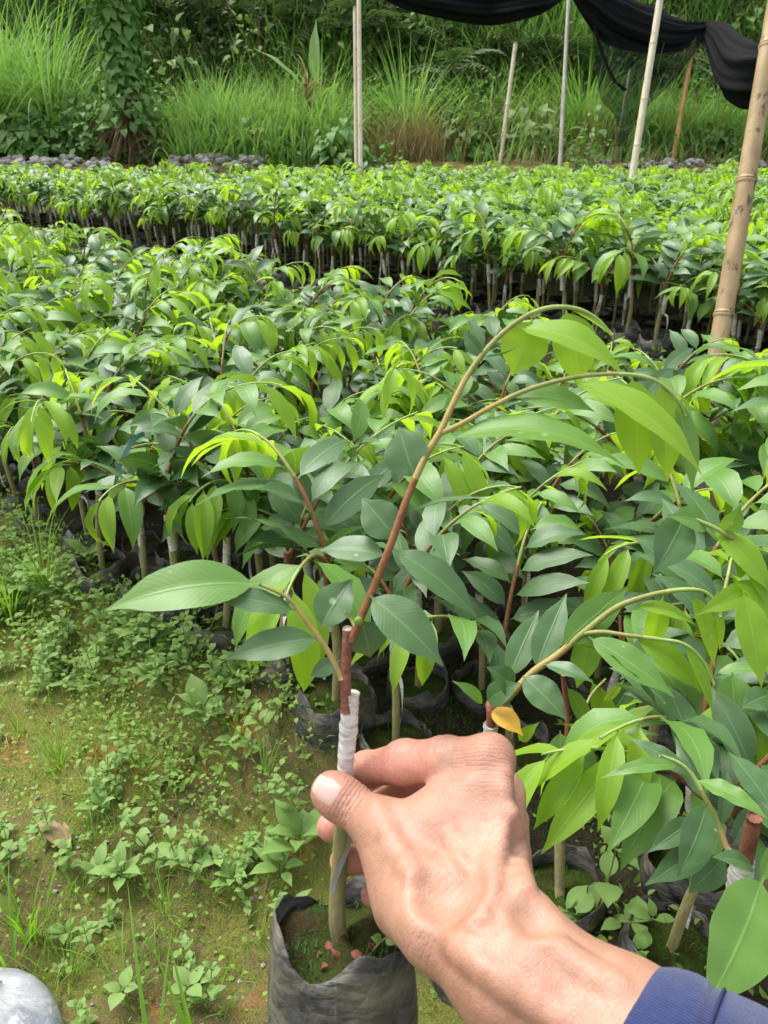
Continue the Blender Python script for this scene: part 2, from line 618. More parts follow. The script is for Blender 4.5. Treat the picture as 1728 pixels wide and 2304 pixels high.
M_BAM = bamboo_mat('bamboo_buff', (0.25, 0.165, 0.072), (0.40, 0.29, 0.14), 0.95)
M_BAMP = bamboo_mat('bamboo_pale', (0.44, 0.38, 0.25), (0.58, 0.52, 0.38), 0.3)
M_BAMG = bamboo_mat('bamboo_grey', (0.36, 0.34, 0.29), (0.50, 0.47, 0.42), 0.3)
M_BAMO = bamboo_mat('bamboo_orange', (0.42, 0.22, 0.06), (0.55, 0.33, 0.11), 0.25)
M_NODE = bark_mat('bamboo_node', (0.20, 0.14, 0.07), (0.36, 0.28, 0.16), 120, bump=0.4)


def net_mat(name, thin):
    m, nt, b = new_mat(name)
    g = NT(nt)
    n = g.noise(30, 4, 0.6, g.mapping(g.coords('UV'), (0.6, 8, 1)))
    g.l(g.mix(n, (0.003, 0.0034, 0.004), (0.013, 0.014, 0.016)), b.inputs['Base Color'])
    b.inputs['Roughness'].default_value = 0.75
    b.inputs['Specular IOR Level'].default_value = 0.12
    if thin:
        t = g.n('ShaderNodeBsdfTransparent')
        t.inputs[0].default_value = (0.75, 0.85, 0.78, 1)
        ms = g.n('ShaderNodeMixShader')
        ms.inputs[0].default_value = thin
        g.l(b.outputs[0], ms.inputs[1])
        g.l(t.outputs[0], ms.inputs[2])
        g.l(ms.outputs[0], nt.nodes['Material Output'].inputs['Surface'])
    else:
        g.l(g.bump(n, 0.8, 0.02), b.inputs['Normal'])
    return m


M_NET = net_mat('shade_net', 0)
M_NETT = net_mat('shade_net_single', 0.42)


def stone_mat():
    m, nt, b = new_mat('grey_stone')
    g = NT(nt)
    r = g.n('ShaderNodeObjectInfo').outputs['Random']
    c = g.mix(r, (0.20, 0.195, 0.185), (0.40, 0.38, 0.35))
    c = g.mix(g.math('MULTIPLY', g.noise(18, 5, 0.7, g.coords('Object')), 0.6), c, (0.16, 0.15, 0.12))
    g.l(c, b.inputs['Base Color'])
    b.inputs['Roughness'].default_value = 0.85
    return m


M_STONE = stone_mat()


def plain(name, col, rough=0.6, **kw):
    m, nt, b = new_mat(name)
    g = NT(nt)
    n = g.noise(60, 4, 0.6, g.coords('Object'))
    g.l(g.mix(g.math('MULTIPLY', n, 0.5), col, tuple(x * 0.6 for x in col)), b.inputs['Base Color'])
    b.inputs['Roughness'].default_value = rough
    g.l(g.bump(n, 0.3, 0.003), b.inputs['Normal'])
    return m


M_STRAP = plain('green_strap', (0.10, 0.24, 0.21), 0.35)
M_RED = plain('red_dry_leaf', (0.17, 0.045, 0.022), 0.7)
M_TWIG = plain('dry_twig', (0.22, 0.15, 0.08), 0.8)


def sack_mat():
    m, nt, b = new_mat('woven_sack')
    g = NT(nt)
    co = g.coords('Object')
    n = g.noise(16, 5, 0.65, co, 0.6)
    c = g.mix(g.maprange(n, 0.4, 0.65), (0.30, 0.31, 0.32), (0.15, 0.165, 0.19))
    c = g.mix(g.math('MULTIPLY', g.maprange(g.noise(45, 4, 0.7, co), 0.55, 0.7), 0.6), c, (0.45, 0.44, 0.42))
    g.l(c, b.inputs['Base Color'])
    b.inputs['Roughness'].default_value = 0.5
    g.l(g.bump(n, 0.7, 0.01), b.inputs['Normal'])
    return m


M_SACK = sack_mat()


def skin_mat():
    m, nt, b = new_mat('skin')
    g = NT(nt)
    co = g.coords('Object')
    at = g.n('ShaderNodeAttribute', attribute_name='pink')
    wr = g.n('ShaderNodeAttribute', attribute_name='wrk')
    ws = g.n('ShaderNodeAttribute', attribute_name='wrs')
    big = g.noise(26, 4, 0.6, co)
    mid = g.noise(170, 4, 0.65, co)
    c = g.mix(g.maprange(big, 0.3, 0.7), (0.29, 0.142, 0.086), (0.41, 0.235, 0.162))
    c = g.mix(g.math('MULTIPLY', g.maprange(g.noise(55, 5, 0.65, co, 0.5), 0.45, 0.7), 0.5), c, (0.52, 0.235, 0.16))
    c = g.mix(g.math('MULTIPLY', at.outputs['Fac'], 0.8), c, (0.56, 0.235, 0.17))
    c = g.mix(g.math('MULTIPLY', g.maprange(mid, 0.48, 0.72), 0.34), c, (0.27, 0.11, 0.06))
    sp = g.n('ShaderNodeTexVoronoi')
    sp.inputs['Scale'].default_value = 120
    g.l(co, sp.inputs['Vector'])
    dirt = g.math('MULTIPLY', g.maprange(sp.outputs['Distance'], 0.10, 0.03), 0.35)
    c = g.mix(dirt, c, (0.22, 0.11, 0.07))
    # wrinkles over the joints: lines across the bone
    lines = g.math('SINE', g.math('ADD', g.math('MULTIPLY', ws.outputs['Fac'], 2.9), g.math('MULTIPLY', g.noise(130, 3, 0.6, co), 9.0)))
    ln = g.math('MULTIPLY', g.maprange(lines, -0.55, -1.0), wr.outputs['Fac'])
    c = g.mix(g.math('MULTIPLY', ln, 0.55), c, (0.26, 0.11, 0.06))
    g.l(c, b.inputs['Base Color'])
    g.l(g.math('ADD', g.math('MULTIPLY', mid, 0.22), 0.40), b.inputs['Roughness'])
    b.inputs['Specular IOR Level'].default_value = 0.5
    b.inputs['Subsurface Weight'].default_value = 0.12
    b.inputs['Subsurface Radius'].default_value = (0.005, 0.0025, 0.0015)
    b.inputs['Subsurface Scale'].default_value = 1.0
    cell = g.n('ShaderNodeTexVoronoi', feature='DISTANCE_TO_EDGE')
    cell.inputs['Scale'].default_value = 620
    g.l(g.mapping(co, (1, 0.55, 1)), cell.inputs['Vector'])
    h1 = g.maprange(cell.outputs['Distance'], 0.0, 0.16)
    h = g.math('ADD', g.math('MULTIPLY', h1, 0.16), g.math('MULTIPLY', g.noise(300, 4, 0.65, co), 0.45))
    h = g.math('SUBTRACT', h, g.math('MULTIPLY', ln, 1.1))
    h = g.math('ADD', h, g.math('MULTIPLY', g.noise(110, 3, 0.6, g.mapping(co, (1, 1, 2.2))), 0.45))
    g.l(g.bump(h, 0.55, 0.0011), b.inputs['Normal'])
    return m


M_SKIN = skin_mat()


def nail_mat():
    m, nt, b = new_mat('fingernail')
    g = NT(nt)
    n = g.noise(300, 3, 0.6, g.mapping(g.coords('UV'), (0.2, 3, 1)))
    sep = g.n('ShaderNodeSeparateXYZ')
    g.l(g.coords('UV'), sep.inputs[0])
    c = g.mix(g.maprange(sep.outputs[0], 0.78, 0.95), (0.54, 0.35, 0.29), (0.58, 0.48, 0.40))
    g.l(c, b.inputs['Base Color'])
    b.inputs['Roughness'].default_value = 0.34
    b.inputs['Subsurface Weight'].default_value = 0.15
    b.inputs['Subsurface Radius'].default_value = (0.004, 0.002, 0.0015)
    g.l(g.bump(n, 0.15, 0.0006), b.inputs['Normal'])
    return m


M_NAIL = nail_mat()


def cloth_mat():
    m, nt, b = new_mat('blue_knit')
    g = NT(nt)
    co = g.coords('UV')
    w = g.n('ShaderNodeTexWave', wave_type='BANDS', bands_direction='X')
    w.inputs['Scale'].default_value = 60
    g.l(co, w.inputs['Vector'])
    n = g.noise(240, 4, 0.7, g.coords('Object'))
    c = g.mix(n, (0.014, 0.022, 0.075), (0.036, 0.050, 0.135))
    g.l(c, b.inputs['Base Color'])
    b.inputs['Roughness'].default_value = 0.9
    b.inputs['Sheen Weight'].default_value = 0.2
    b.inputs['Specular IOR Level'].default_value = 0.1
    g.l(g.bump(g.math('ADD', n, g.math('MULTIPLY', w.outputs[1], 0.5)), 0.6, 0.0015), b.inputs['Normal'])
    return m


M_CLOTH = cloth_mat()


# ------------------------------------------------------------------ leaf geometry
def leaf_profile(u, fat=1.0):
    """half width along the blade, 0..1, ovate with a drawn-out tip; u<0 is the stalk"""
    uu = np.clip(u, 0, 1)
    w = np.sin(np.pi * uu ** 0.82) ** 0.85 * (1 - 0.22 * uu)
    w = w * np.where(uu > 0.72, 1 - 0.42 * np.clip((uu - 0.72) / 0.18, 0, 1) * np.clip((1.08 - uu) / 0.18, 0, 1), 1)
    w = w / 0.86
    return np.maximum(w * fat, np.where(u <= 0.02, 0.055, 0.012))


def leaf_grid(Pfun, hw, fold=0.35, wave=0.0, nu=11, nv=5, seed=0, stalk=0.09, asym=0.0):
    """Pfun(u)->(centre, side, normal) arrays. returns V,F,uv"""
    u = np.concatenate([[-stalk], np.linspace(0, 1, nu)])
    C, S, N = Pfun(u)
    v = np.linspace(-1, 1, nv)
    w = leaf_profile(u) * hw
    r = np.random.RandomState(seed)
    ph = r.rand(2) * 6.28
    k = 2.0 + r.rand() * 1.5
    V = np.zeros((len(u), nv, 3))
    uv = np.zeros((len(u), nv, 2))
    for j, vv in enumerate(v):
        a = abs(vv)
        fo = fold * (1 + asym * np.sign(vv))
        off = np.cos(fo) * vv * w
        up = np.sin(fo) * a * w * (1 - 0.30 * a)
        up = up + wave * hw * a * np.sin(2 * np.pi * k * u + ph[0 if vv < 0 else 1]) * np.clip(u, 0, 1) ** 0.4 * np.clip(1.15 - u, 0, 1)
        V[:, j] = C + S * off[:, None] + N * up[:, None]
        uv[:, j, 0] = np.clip(u, 0, 1)
        uv[:, j, 1] = 0.5 + 0.5 * vv
    return V.reshape(-1, 3), grid_faces(len(u), nv), uv.reshape(-1, 2)


def canon_leaf(hw, a0, a1, fold, wave, seed, nu=9, nv=5, twist=0.0, stalk=0.09):
    """leaf of length 1 along +Y, upper side +Z; pitch runs from a0 to a1 (radians, down negative)"""
    def fun(u):
        uu = np.clip(u, 0, 1)
        n = 60
        t = np.linspace(0, 1, n)
        ang = a0 + (a1 - a0) * t
        cy = np.concatenate([[0], np.cumsum(np.cos(ang[:-1]) / (n - 1))])
        cz = np.concatenate([[0], np.cumsum(np.sin(ang[:-1]) / (n - 1))])
        y = np.interp(uu, t, cy) + np.where(u < 0, u * math.cos(a0), 0)
        z = np.interp(uu, t, cz) + np.where(u < 0, u * math.sin(a0), 0)
        an = a0 + (a1 - a0) * uu
        C = np.stack([0 * y, y, z], 1)
        tw = twist * uu
        N0 = np.stack([0 * y, -np.sin(an), np.cos(an)], 1)
        X = np.array([1.0, 0, 0])[None, :] + 0 * C
        S = X * np.cos(tw)[:, None] + N0 * np.sin(tw)[:, None]
        N = N0 * np.cos(tw)[:, None] - X * np.sin(tw)[:, None]
        return C + np.array([0, stalk, 0]), S, N
    return leaf_grid(fun, hw, fold, wave, nu, nv, seed, stalk)


LEAFM = {}
LEAFLO = {}
for kind in ('mature', 'mid', 'young'):
    LEAFM[kind] = []
    LEAFLO[kind] = []
    for i in range(6):
        if kind == 'young':
            hw, a0, a1, fo = 0.125 + 0.015 * (i % 3), 0.15, -0.5 - 0.22 * i, 0.35 + 0.12 * (i % 3)
        elif kind == 'mid':
            hw, a0, a1, fo = 0.150 + 0.013 * (i % 3), 0.35, -0.55 - 0.16 * i, 0.20 + 0.10 * (i % 3)
        else:
            hw, a0, a1, fo = 0.160 + 0.016 * (i % 3), 0.35, -0.35 - 0.14 * i, 0.14 + 0.10 * (i % 3)
        V, F, uv = canon_leaf(hw, a0, a1, fo, 0.10 + 0.09 * (i % 2), i * 7 + 3, twist=0.35 * ((i % 3) - 1))
        LEAFM[kind].append(mesh('leaf', V, F, [LM[kind]], uv))
        V, F, uv = canon_leaf(hw, a0, a1, fo, 0.0, i, nu=5, nv=3)
        LEAFLO[kind].append((V, F, uv))


def basis(y, z):
    y = np.asarray(y, float)
    y = y / np.linalg.norm(y)
    x = np.cross(y, z)
    x /= np.linalg.norm(x) + 1e-9
    zz = np.cross(x, y)
    return x, y, zz


def mat4(o, x, y, z, s):
    return Matrix(((x[0] * s, y[0] * s, z[0] * s, o[0]), (x[1] * s, y[1] * s, z[1] * s, o[1]), (x[2] * s, y[2] * s, z[2] * s, o[2]), (0, 0, 0, 1)))


def craft_leaf(B, T, hw_px, d, kind, nrm=(0, 0.55, -0.85), bulge=0.10, fold=0.25, wave=0.08, seed=0, parent=None, mat=None, label=None, asym=0.0):
    """one leaf of its own from base B to tip T (world), half width in photo pixels at depth d"""
    B = np.asarray(B, float)
    T = np.asarray(T, float)
    L = np.linalg.norm(T - B)
    N0 = camvec(*nrm)
    dirn = (T - B) / L
    N0 = N0 - dirn * np.dot(N0, dirn)
    N0 /= np.linalg.norm(N0)
    S0 = np.cross(dirn, N0)

    def fun(u):
        uu = np.clip(u, 0, 1)
        C = B + np.outer(0.05 + 0.95 * uu, T - B) + np.outer(bulge * L * 4 * uu * (1 - uu), N0)
        C = C + np.outer(np.where(u < 0, u, 0), T - B) * 0.55
        dT = np.outer(np.ones_like(uu), T - B) + np.outer(bulge * L * 4 * (1 - 2 * uu), N0)
        dT /= np.linalg.norm(dT, axis=1, keepdims=True)
        N = np.cross(S0[None, :], dT)
        return C, np.repeat(S0[None], len(u), 0), N
    hw = hw_px * d / FPX
    V, F, uv = leaf_grid(fun, hw, fold, wave, 17, 9, seed, 0.09, asym)
    me = mesh('leaf', V, F, [mat or LM[kind]], uv)
    return link('leaf', me, parent, label=label)


# ------------------------------------------------------------------ ground and hillside
MOUND = 0.10


def ground_h(x, y):
    x = np.asarray(x, float)
    y = np.asarray(y, float)
    n = (x + y) * 0.7071
    # raised strip behind the far bed, then a gentle rise to the foot of the hill
    r1 = np.clip((y - 8.75) / 0.55, 0, 1)
    r1 = r1 * r1 * (3 - 2 * r1) * 0.46
    r2 = np.clip(y - 9.2, 0, 4.0) * 0.10
    base = r1 + r2
    near = np.clip((3.5 - np.hypot(x, y)) / 2.5, 0, 1)
    bum = (fbm(x * 3.1 + 5, y * 3.1 + 9, 3) - 0.45) * 0.085 + (fbm(x * 14, y * 14, 8, 3) - 0.42) * 0.035 * near
    # the path runs a little lower than the bed on its right
    edge = np.clip((n - 0.30) / 0.2, 0, 1)
    m1 = np.clip((n - 0.44) / 0.13, 0, 1)
    m2 = np.clip((1.86 - n) / 0.12, 0, 1)
    f1 = np.clip((n - 2.62) / 0.16, 0, 1) * np.clip((8.7 - y) / 0.2, 0, 1)
    md = MOUND * (m1 * m1 * (3 - 2 * m1) * m2 * m2 * (3 - 2 * m2) + f1 * f1 * (3 - 2 * f1))
    return base + bum - 0.02 + 0.01 * edge * (n < 2.2) + md * (y > 0.1)


def axis(a, b, fine, coarse0, mid, k=1.18):
    xs = list(np.arange(a, b, fine))
    st = fine
    x = b
    while x < mid:
        xs.append(x)
        st *= k
        x += min(st, coarse0)
    return xs


xr = axis(0.0, 1.0, 0.022, 3.0, 60)
xl = axis(0.0, 1.6, 0.022, 3.0, 60)
xs = np.array(sorted(set([-v for v in xl] + xr)))
yy = axis(-0.2, 2.2, 0.022, 0.12, 11.7)
ys = np.array([-60, -30, -12, -5, -2.5, -1.2, -0.6, -0.35] + yy + [11.8])
X, Y = np.meshgrid(xs, ys, indexing='ij')
Z = ground_h(X, Y)
V = np.stack([X, Y, Z], -1).reshape(-1, 3)
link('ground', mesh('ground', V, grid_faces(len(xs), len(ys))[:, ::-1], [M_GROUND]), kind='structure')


def hill_h(x, y):
    t = np.clip(y - 11.4, 0, None)
    b = ground_h(x, np.full_like(np.asarray(y, float), 11.4)) - 0.05
    s = 1.75 * np.clip(t, 0, 6.0) + 0.15 * np.clip(t - 6, 0, None)
    w = np.clip(t / 0.8, 0, 1)
    return b + s * (0.8 + 0.4 * fbm(np.asarray(x) * 0.35 + 3, np.asarray(y) * 0.3, 21, 3)) + (fbm(np.asarray(x) * 1.2, np.asarray(y) * 1.2, 33) - 0.45) * 0.9 * w


hx = np.concatenate([[-60, -40, -25, -18], np.arange(-13, 13.1, 0.25), [18, 25, 40, 60]])
hy = np.concatenate([np.arange(11.4, 19, 0.2), [20, 22, 26, 35, 50, 80]])
X, Y = np.meshgrid(hx, hy, indexing='ij')
V = np.stack([X, Y, hill_h(X, Y)], -1).reshape(-1, 3)
link('hillside', mesh('hillside', V, grid_faces(len(hx), len(hy))[:, ::-1], [M_HILL]), kind='structure')


# ------------------------------------------------------------------ blade / leaf scatter (stuff)
def blades(J, P, L, W, az, lean, curve, nseg=4, mi=0):
    """grass blades joined; arrays of base points, lengths, widths, azimuth, start lean, curvature"""
    n = len(P)
    t = np.linspace(0, 1, nseg + 1)
    ang = lean[:, None] + curve[:, None] * t[None, :]
    h = np.zeros((n, nseg + 1))
    z = np.zeros((n, nseg + 1))
    for i in range(1, nseg + 1):
        h[:, i] = h[:, i - 1] + np.sin(ang[:, i - 1]) * L / nseg
        z[:, i] = z[:, i - 1] + np.cos(ang[:, i - 1]) * L / nseg
    dx, dy = np.cos(az), np.sin(az)
    C = np.stack([P[:, 0, None] + h * dx[:, None], P[:, 1, None] + h * dy[:, None], P[:, 2, None] + z], -1)
    S = np.stack([-dy, dx, 0 * dx], -1)[:, None, :]
    w = (W[:, None] * (1 - t[None, :] ** 1.6) * 0.5 * (0.6 + 0.4 * np.minimum(1, t * 4))[None, :])[:, :, None]
    V = np.stack([C - S * w, C + S * w], 2).reshape(-1, 3)
    i = np.arange(nseg)
    f = np.stack([i * 2, i * 2 + 1, i * 2 + 3, i * 2 + 2], 1)
    F = (f[None] + (np.arange(n) * (nseg + 1) * 2)[:, None, None]).reshape(-1, 4)
    uv = np.tile(np.stack([np.repeat(t, 2), np.tile([0.0, 1.0], nseg + 1)], 1), (n, 1))
    J.add(V, F, uv, mi)


def scatter_leaves(J, base, P, D, N, S, mi=0):
    """base=(V,F,uv) copied to points P, axis D, normal N, scale S"""
    BV, BF, BU = base
    D = D / (np.linalg.norm(D, axis=1, keepdims=True) + 1e-9)
    Xv = np.cross(D, N)
    Xv /= np.linalg.norm(Xv, axis=1, keepdims=True) + 1e-9
    Zv = np.cross(Xv, D)
    V = P[:, None, :] + S[:, None, None] * (BV[None, :, 0, None] * Xv[:, None] + BV[None, :, 1, None] * D[:, None] + BV[None, :, 2, None] * Zv[:, None])
    F = (BF[None] + (np.arange(len(P)) * len(BV))[:, None, None]).reshape(-1, BF.shape[1])
    J.add(V.reshape(-1, 3), F, np.tile(BU, (len(P), 1)), mi)


def rand_dirs(n, zlo, zhi, rng=RNG):
    az = rng.uniform(0, 2 * np.pi, n)
    z = rng.uniform(zlo, zhi, n)
    r = np.sqrt(np.maximum(0, 1 - z * z))
    return np.stack([np.cos(az) * r, np.sin(az) * r, z], 1)


# tiny leaf: a diamond-like blade of 4 quads
TL = canon_leaf(0.24, 0.5, -0.5, 0.25, 0, 1, nu=4, nv=3)
TLR = canon_leaf(0.36, 0.4, -0.4, 0.2, 0, 2, nu=4, nv=3)


def heart_leaf(nv=5):
    u = np.linspace(0, 1, 7)
    w = np.array([0.20, 0.40, 0.42, 0.35, 0.24, 0.12, 0.008])
    v = np.linspace(-1, 1, nv)
    V = np.zeros((7, nv, 3))
    uv = np.zeros((7, nv, 2))
    for j, vv in enumerate(v):
        V[:, j, 0] = vv * w
        V[:, j, 1] = u - 0.16 * abs(vv) * (1 - u) ** 2
        V[:, j, 2] = 0.18 * abs(vv) * w - 0.35 * u ** 2
        uv[:, j] = np.stack([u, np.full(7, 0.5 + vv / 2)], 1)
    return V.reshape(-1, 3), grid_faces(7, nv), uv.reshape(-1, 2)


HEART = heart_leaf(5)
HEARTLO = heart_leaf(3)

# ------------------------------------------------------------------ hillside plants
def hill_scatter(n, x0, x1, y0, y1, rng):
    x = rng.uniform(x0, x1, n)
    y = rng.uniform(y0, y1, n)
    z = np.where(y > 11.4, hill_h(x, y), ground_h(x, y))
    return np.stack([x, y, z], 1)


rng = np.random.default_rng(5)
# leafy dark scrub over the steep bank
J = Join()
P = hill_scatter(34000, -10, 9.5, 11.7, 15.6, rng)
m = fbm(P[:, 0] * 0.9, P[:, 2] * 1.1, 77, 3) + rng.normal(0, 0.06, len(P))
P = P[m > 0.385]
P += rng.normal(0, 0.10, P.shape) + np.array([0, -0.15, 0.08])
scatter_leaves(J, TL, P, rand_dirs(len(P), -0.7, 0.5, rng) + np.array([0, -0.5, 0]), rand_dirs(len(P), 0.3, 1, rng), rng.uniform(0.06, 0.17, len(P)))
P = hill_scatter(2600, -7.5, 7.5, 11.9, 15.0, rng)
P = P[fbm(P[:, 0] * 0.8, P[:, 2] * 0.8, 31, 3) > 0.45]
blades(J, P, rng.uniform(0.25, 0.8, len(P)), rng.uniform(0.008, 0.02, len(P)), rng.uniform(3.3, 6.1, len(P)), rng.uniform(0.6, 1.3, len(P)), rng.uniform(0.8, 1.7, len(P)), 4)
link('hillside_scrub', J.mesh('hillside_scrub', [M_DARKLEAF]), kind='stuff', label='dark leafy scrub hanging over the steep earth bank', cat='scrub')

# tall bright grass at the foot of the hill
J = Join()
n = 47000
x = rng.uniform(-9.0, 8.5, n)
y = 9.5 + 2.9 * rng.beta(1.1, 1.0, n)
lean = fbm(x * 0.8, y * 0.8, 41, 3)
keep = ~((x < -2.3) & (y < 10.0)) & ~((x > 0.9) & (y < 10.0) & (rng.random(n) < 0.8)) & ~((np.abs(x - 0.25) < 0.55) & (y < 10.9))
dens = fbm(x * 1.1 + 9, y * 1.1, 51, 3)
keep &= (dens + rng.normal(0, 0.08, n) > 0.33)
x, y = x[keep], y[keep]
n = len(x)
z = np.where(y > 11.4, hill_h(x, y), ground_h(x, y))
hgt = (0.50 + 0.85 * np.clip((fbm(x * 0.7 + 2, y * 0.7, 61, 3) - 0.25) * 2.0, 0, 1)) * rng.uniform(0.55, 1.1, n)
hgt *= np.where(y < 9.9, 0.62, 1.0)
blades(J, np.stack([x, y, z], 1), hgt, rng.uniform(0.010, 0.026, n), rng.uniform(0, 6.28, n), rng.uniform(0.03, 0.5, n), rng.uniform(0.2, 2.2, n), 5)
link('tall_grass', J.mesh('tall_grass', [M_GRASS]), kind='stuff', label='tall bright green grass along the foot of the hill', cat='grass')

# low mixed weeds between the bed end and the tall grass
J = Join()
P = hill_scatter(16000, -6.5, 6.5, 8.95, 11.6, rng)
dn = fbm(P[:, 0] * 1.6, P[:, 1] * 1.6, 71, 3)
P = P[(dn > 0.45) & ~((np.abs(P[:, 0] - 0.55) < 0.35) & (P[:, 1] < 10.6)) & ~((P[:, 0] < -2.2) & (P[:, 1] < 9.75))]
P[:, 2] += rng.uniform(0, 0.28, len(P)) * np.clip((P[:, 1] - 9.0) / 0.6, 0.15, 1) + rng.uniform(0, 0.55, len(P)) * np.clip((P[:, 1] - 9.9) / 0.8, 0, 1)
scatter_leaves(J, HEARTLO, P, rand_dirs(len(P), -0.5, 0.6, rng), rand_dirs(len(P), 0.4, 1, rng), rng.uniform(0.03, 0.075, len(P)))
link('low_undergrowth', J.mesh('low_undergrowth', [M_VINEB]), kind='stuff', label='low broad-leaved undergrowth in front of the tall grass', cat='undergrowth')

# dense ivy-like mound on the left
J = Join()
n = 4200
x = rng.uniform(-8.0, -2.5, n)
y = rng.uniform(9.7, 11.0, n)
z = ground_h(x, y) + rng.uniform(0, 1, n) ** 0.6 * (0.40 + 0.45 * fbm(x * 1.1, y * 1.1, 91, 3)) * np.clip((y - 9.55) / 0.5, 0, 1)
P = np.stack([x, y, z], 1)
scatter_leaves(J, HEARTLO, P, rand_dirs(n, -0.8, 0.3, rng) + np.array([0, -0.5, 0]), rand_dirs(n, 0.2, 1, rng) + np.array([0, -0.4, 0]), rng.uniform(0.07, 0.13, n))
link('leafy_mound', J.mesh('leafy_mound', [M_VINEB]), kind='stuff', label='dense dark green creeper mound below the arching grass', cat='undergrowth')

# dry straw patch beside the double pole
J = Join()
n = 700
x = rng.normal(0.25, 0.30, n)
y = rng.normal(9.95, 0.18, n)
P = np.stack([x, y, ground_h(x, y)], 1)
blades(J, P, rng.uniform(0.25, 0.75, n), rng.uniform(0.006, 0.012, n), rng.uniform(0, 6.28, n), rng.uniform(0.05, 0.5, n), rng.uniform(0.2, 2.2, n), 4)
n = 1600
x = rng.uniform(-2.5, 5.5, n)
y = rng.uniform(9.6, 11.8, n)
P = np.stack([x, y, np.where(y > 11.4, hill_h(x, y), ground_h(x, y))], 1)
blades(J, P, rng.uniform(0.4, 1.15, n), rng.uniform(0.005, 0.011, n), rng.uniform(0, 6.28, n), rng.uniform(0.02, 0.6, n), rng.uniform(0.1, 2.4, n), 5)
n = 900
x = rng.uniform(1.3, 5.2, n)
y = rng.uniform(9.3, 10.3, n)
P = np.stack([x, y, ground_h(x, y)], 1)
blades(J, P, rng.uniform(0.10, 0.32, n), rng.uniform(0.005, 0.010, n), rng.uniform(0, 6.28, n), rng.uniform(0.05, 0.7, n), rng.uniform(0.2, 1.6, n), 4)
link('dry_straw', J.mesh('dry_straw', [M_DRY]), kind='stuff', label='dry straw coloured grass below the hill', cat='straw')


def grass_clump(loc, label, n, L, W, spread, seed, lean=(0.02, 0.75), curve=(0.2, 2.3), az=None, group=None):
    r = np.random.default_rng(seed)
    J = Join()
    a = r.uniform(0, 6.28, n) if az is None else r.normal(az, 0.9, n)
    q = np.abs(r.normal(0, spread, n))
    P = np.stack([np.cos(a) * q, np.sin(a) * q, 0 * a - 0.02], 1)
    blades(J, P, r.uniform(0.6, 1.1, n) * L, r.uniform(0.6, 1.2, n) * W, a, r.uniform(*lean, n), r.uniform(*curve, n), 7)
    o = link('grass_clump', J.mesh('grass_clump', [M_GRASS]), None, label, 'grass clump', group)
    o.location = loc
    return o


def gp(xd, yd_depth):
    """x from displayed pixel at depth y"""
    return (xd * K - 864) / FPX * yd_depth * 0.885


for i, (xd, yy_, L, nb, zz, lab) in enumerate([
    (-60, 10.2, 1.9, 300, 0.35, 'large arching grass clump beside the stone strip'),
    (95, 10.5, 1.8, 330, 0.55, 'large arching grass clump left of the vine covered trunk'),
    (10, 11.0, 1.9, 260, 0.6, 'upright dark grass clump high on the bank behind the creeper mound'),
    (395, 9.75, 0.75, 140, 0.0, 'short arching grass clump at the foot of the vine covered trunk'),
    (440, 10.7, 1.1, 170, 0.0, 'spiky grass clump right of the vine covered trunk'),
    (880, 10.6, 1.35, 320, 0.1, 'drooping grass clump right of the double pole'),
    (690, 11.0, 1.25, 140, 0.15, 'upright grass clump around the broad-leaved plant'),
    (1060, 11.0, 1.3, 140, 0.15, 'spiky grass clump behind the short pole'),
    (1270, 10.9, 1.35, 340, 0.1, 'tall thick grass clump right of the grey pole'),
    (1390, 10.6, 1.2, 260, 0.0, 'tall grass clump behind the hanging net'),
    (1560, 10.7, 0.9, 200, 0.0, 'grass clump beside the orange pole'),
]):
    xx = gp(xd, yy_)
    g0 = float(ground_h(xx, yy_))
    grass_clump((xx, yy_, g0 + zz * 0.6), lab, int(nb * 0.8), L, 0.020, 0.26, 100 + i)


# ferns on the dark bank
def frond_mesh(mat, seed, n=15):
    J = Join()
    r = np.random.RandomState(seed)
    t = np.linspace(0, 1, n)
    ang = 0.9 - 1.9 * t
    y = np.concatenate([[0], np.cumsum(np.cos(ang[:-1]) / (n - 1))])
    z = np.concatenate([[0], np.cumsum(np.sin(ang[:-1]) / (n - 1))])
    C = np.stack([0 * t, y, z], 1)
    V, F, uv = tube(C, 0.010 * (1 - 0.8 * t), 3, False)
    J.add(V, F, uv)
    for i in range(1, n):
        ln = 0.30 * math.sin(math.pi * min(1, (0.12 + 0.88 * (1 - t[i])))) ** 0.7 * (1.05 - t[i]) ** 0.5 + 0.02
        for s in (-1, 1):
            a = C[i]
            d = np.array([s * 0.92, 0.35, -0.18 + r.normal(0, 0.06)])
            nn = 4
            q = np.linspace(0, 1, nn)
            cc = a + np.outer(q * ln, d) + np.outer(-0.10 * ln * q ** 2, [0, 0, 1])
            wv = np.array([0.35, 1, 0.7, 0.05]) * 0.024
            ax = np.array([0, 1, 0.1])
            VV = np.stack([cc - ax * wv[:, None], cc + ax * wv[:, None]], 1).reshape(-1, 3)
            k = np.arange(nn - 1)
            FF = np.stack([k * 2, k * 2 + 1, k * 2 + 3, k * 2 + 2], 1)
            J.add(VV, FF, np.tile([[0.5, 0.4]], (len(VV), 1)))
    return J.mesh('frond', [mat])


FROND = [frond_mesh(M_FERN, i) for i in range(3)]
FRONDY = [frond_mesh(M_FERNY, 9)]


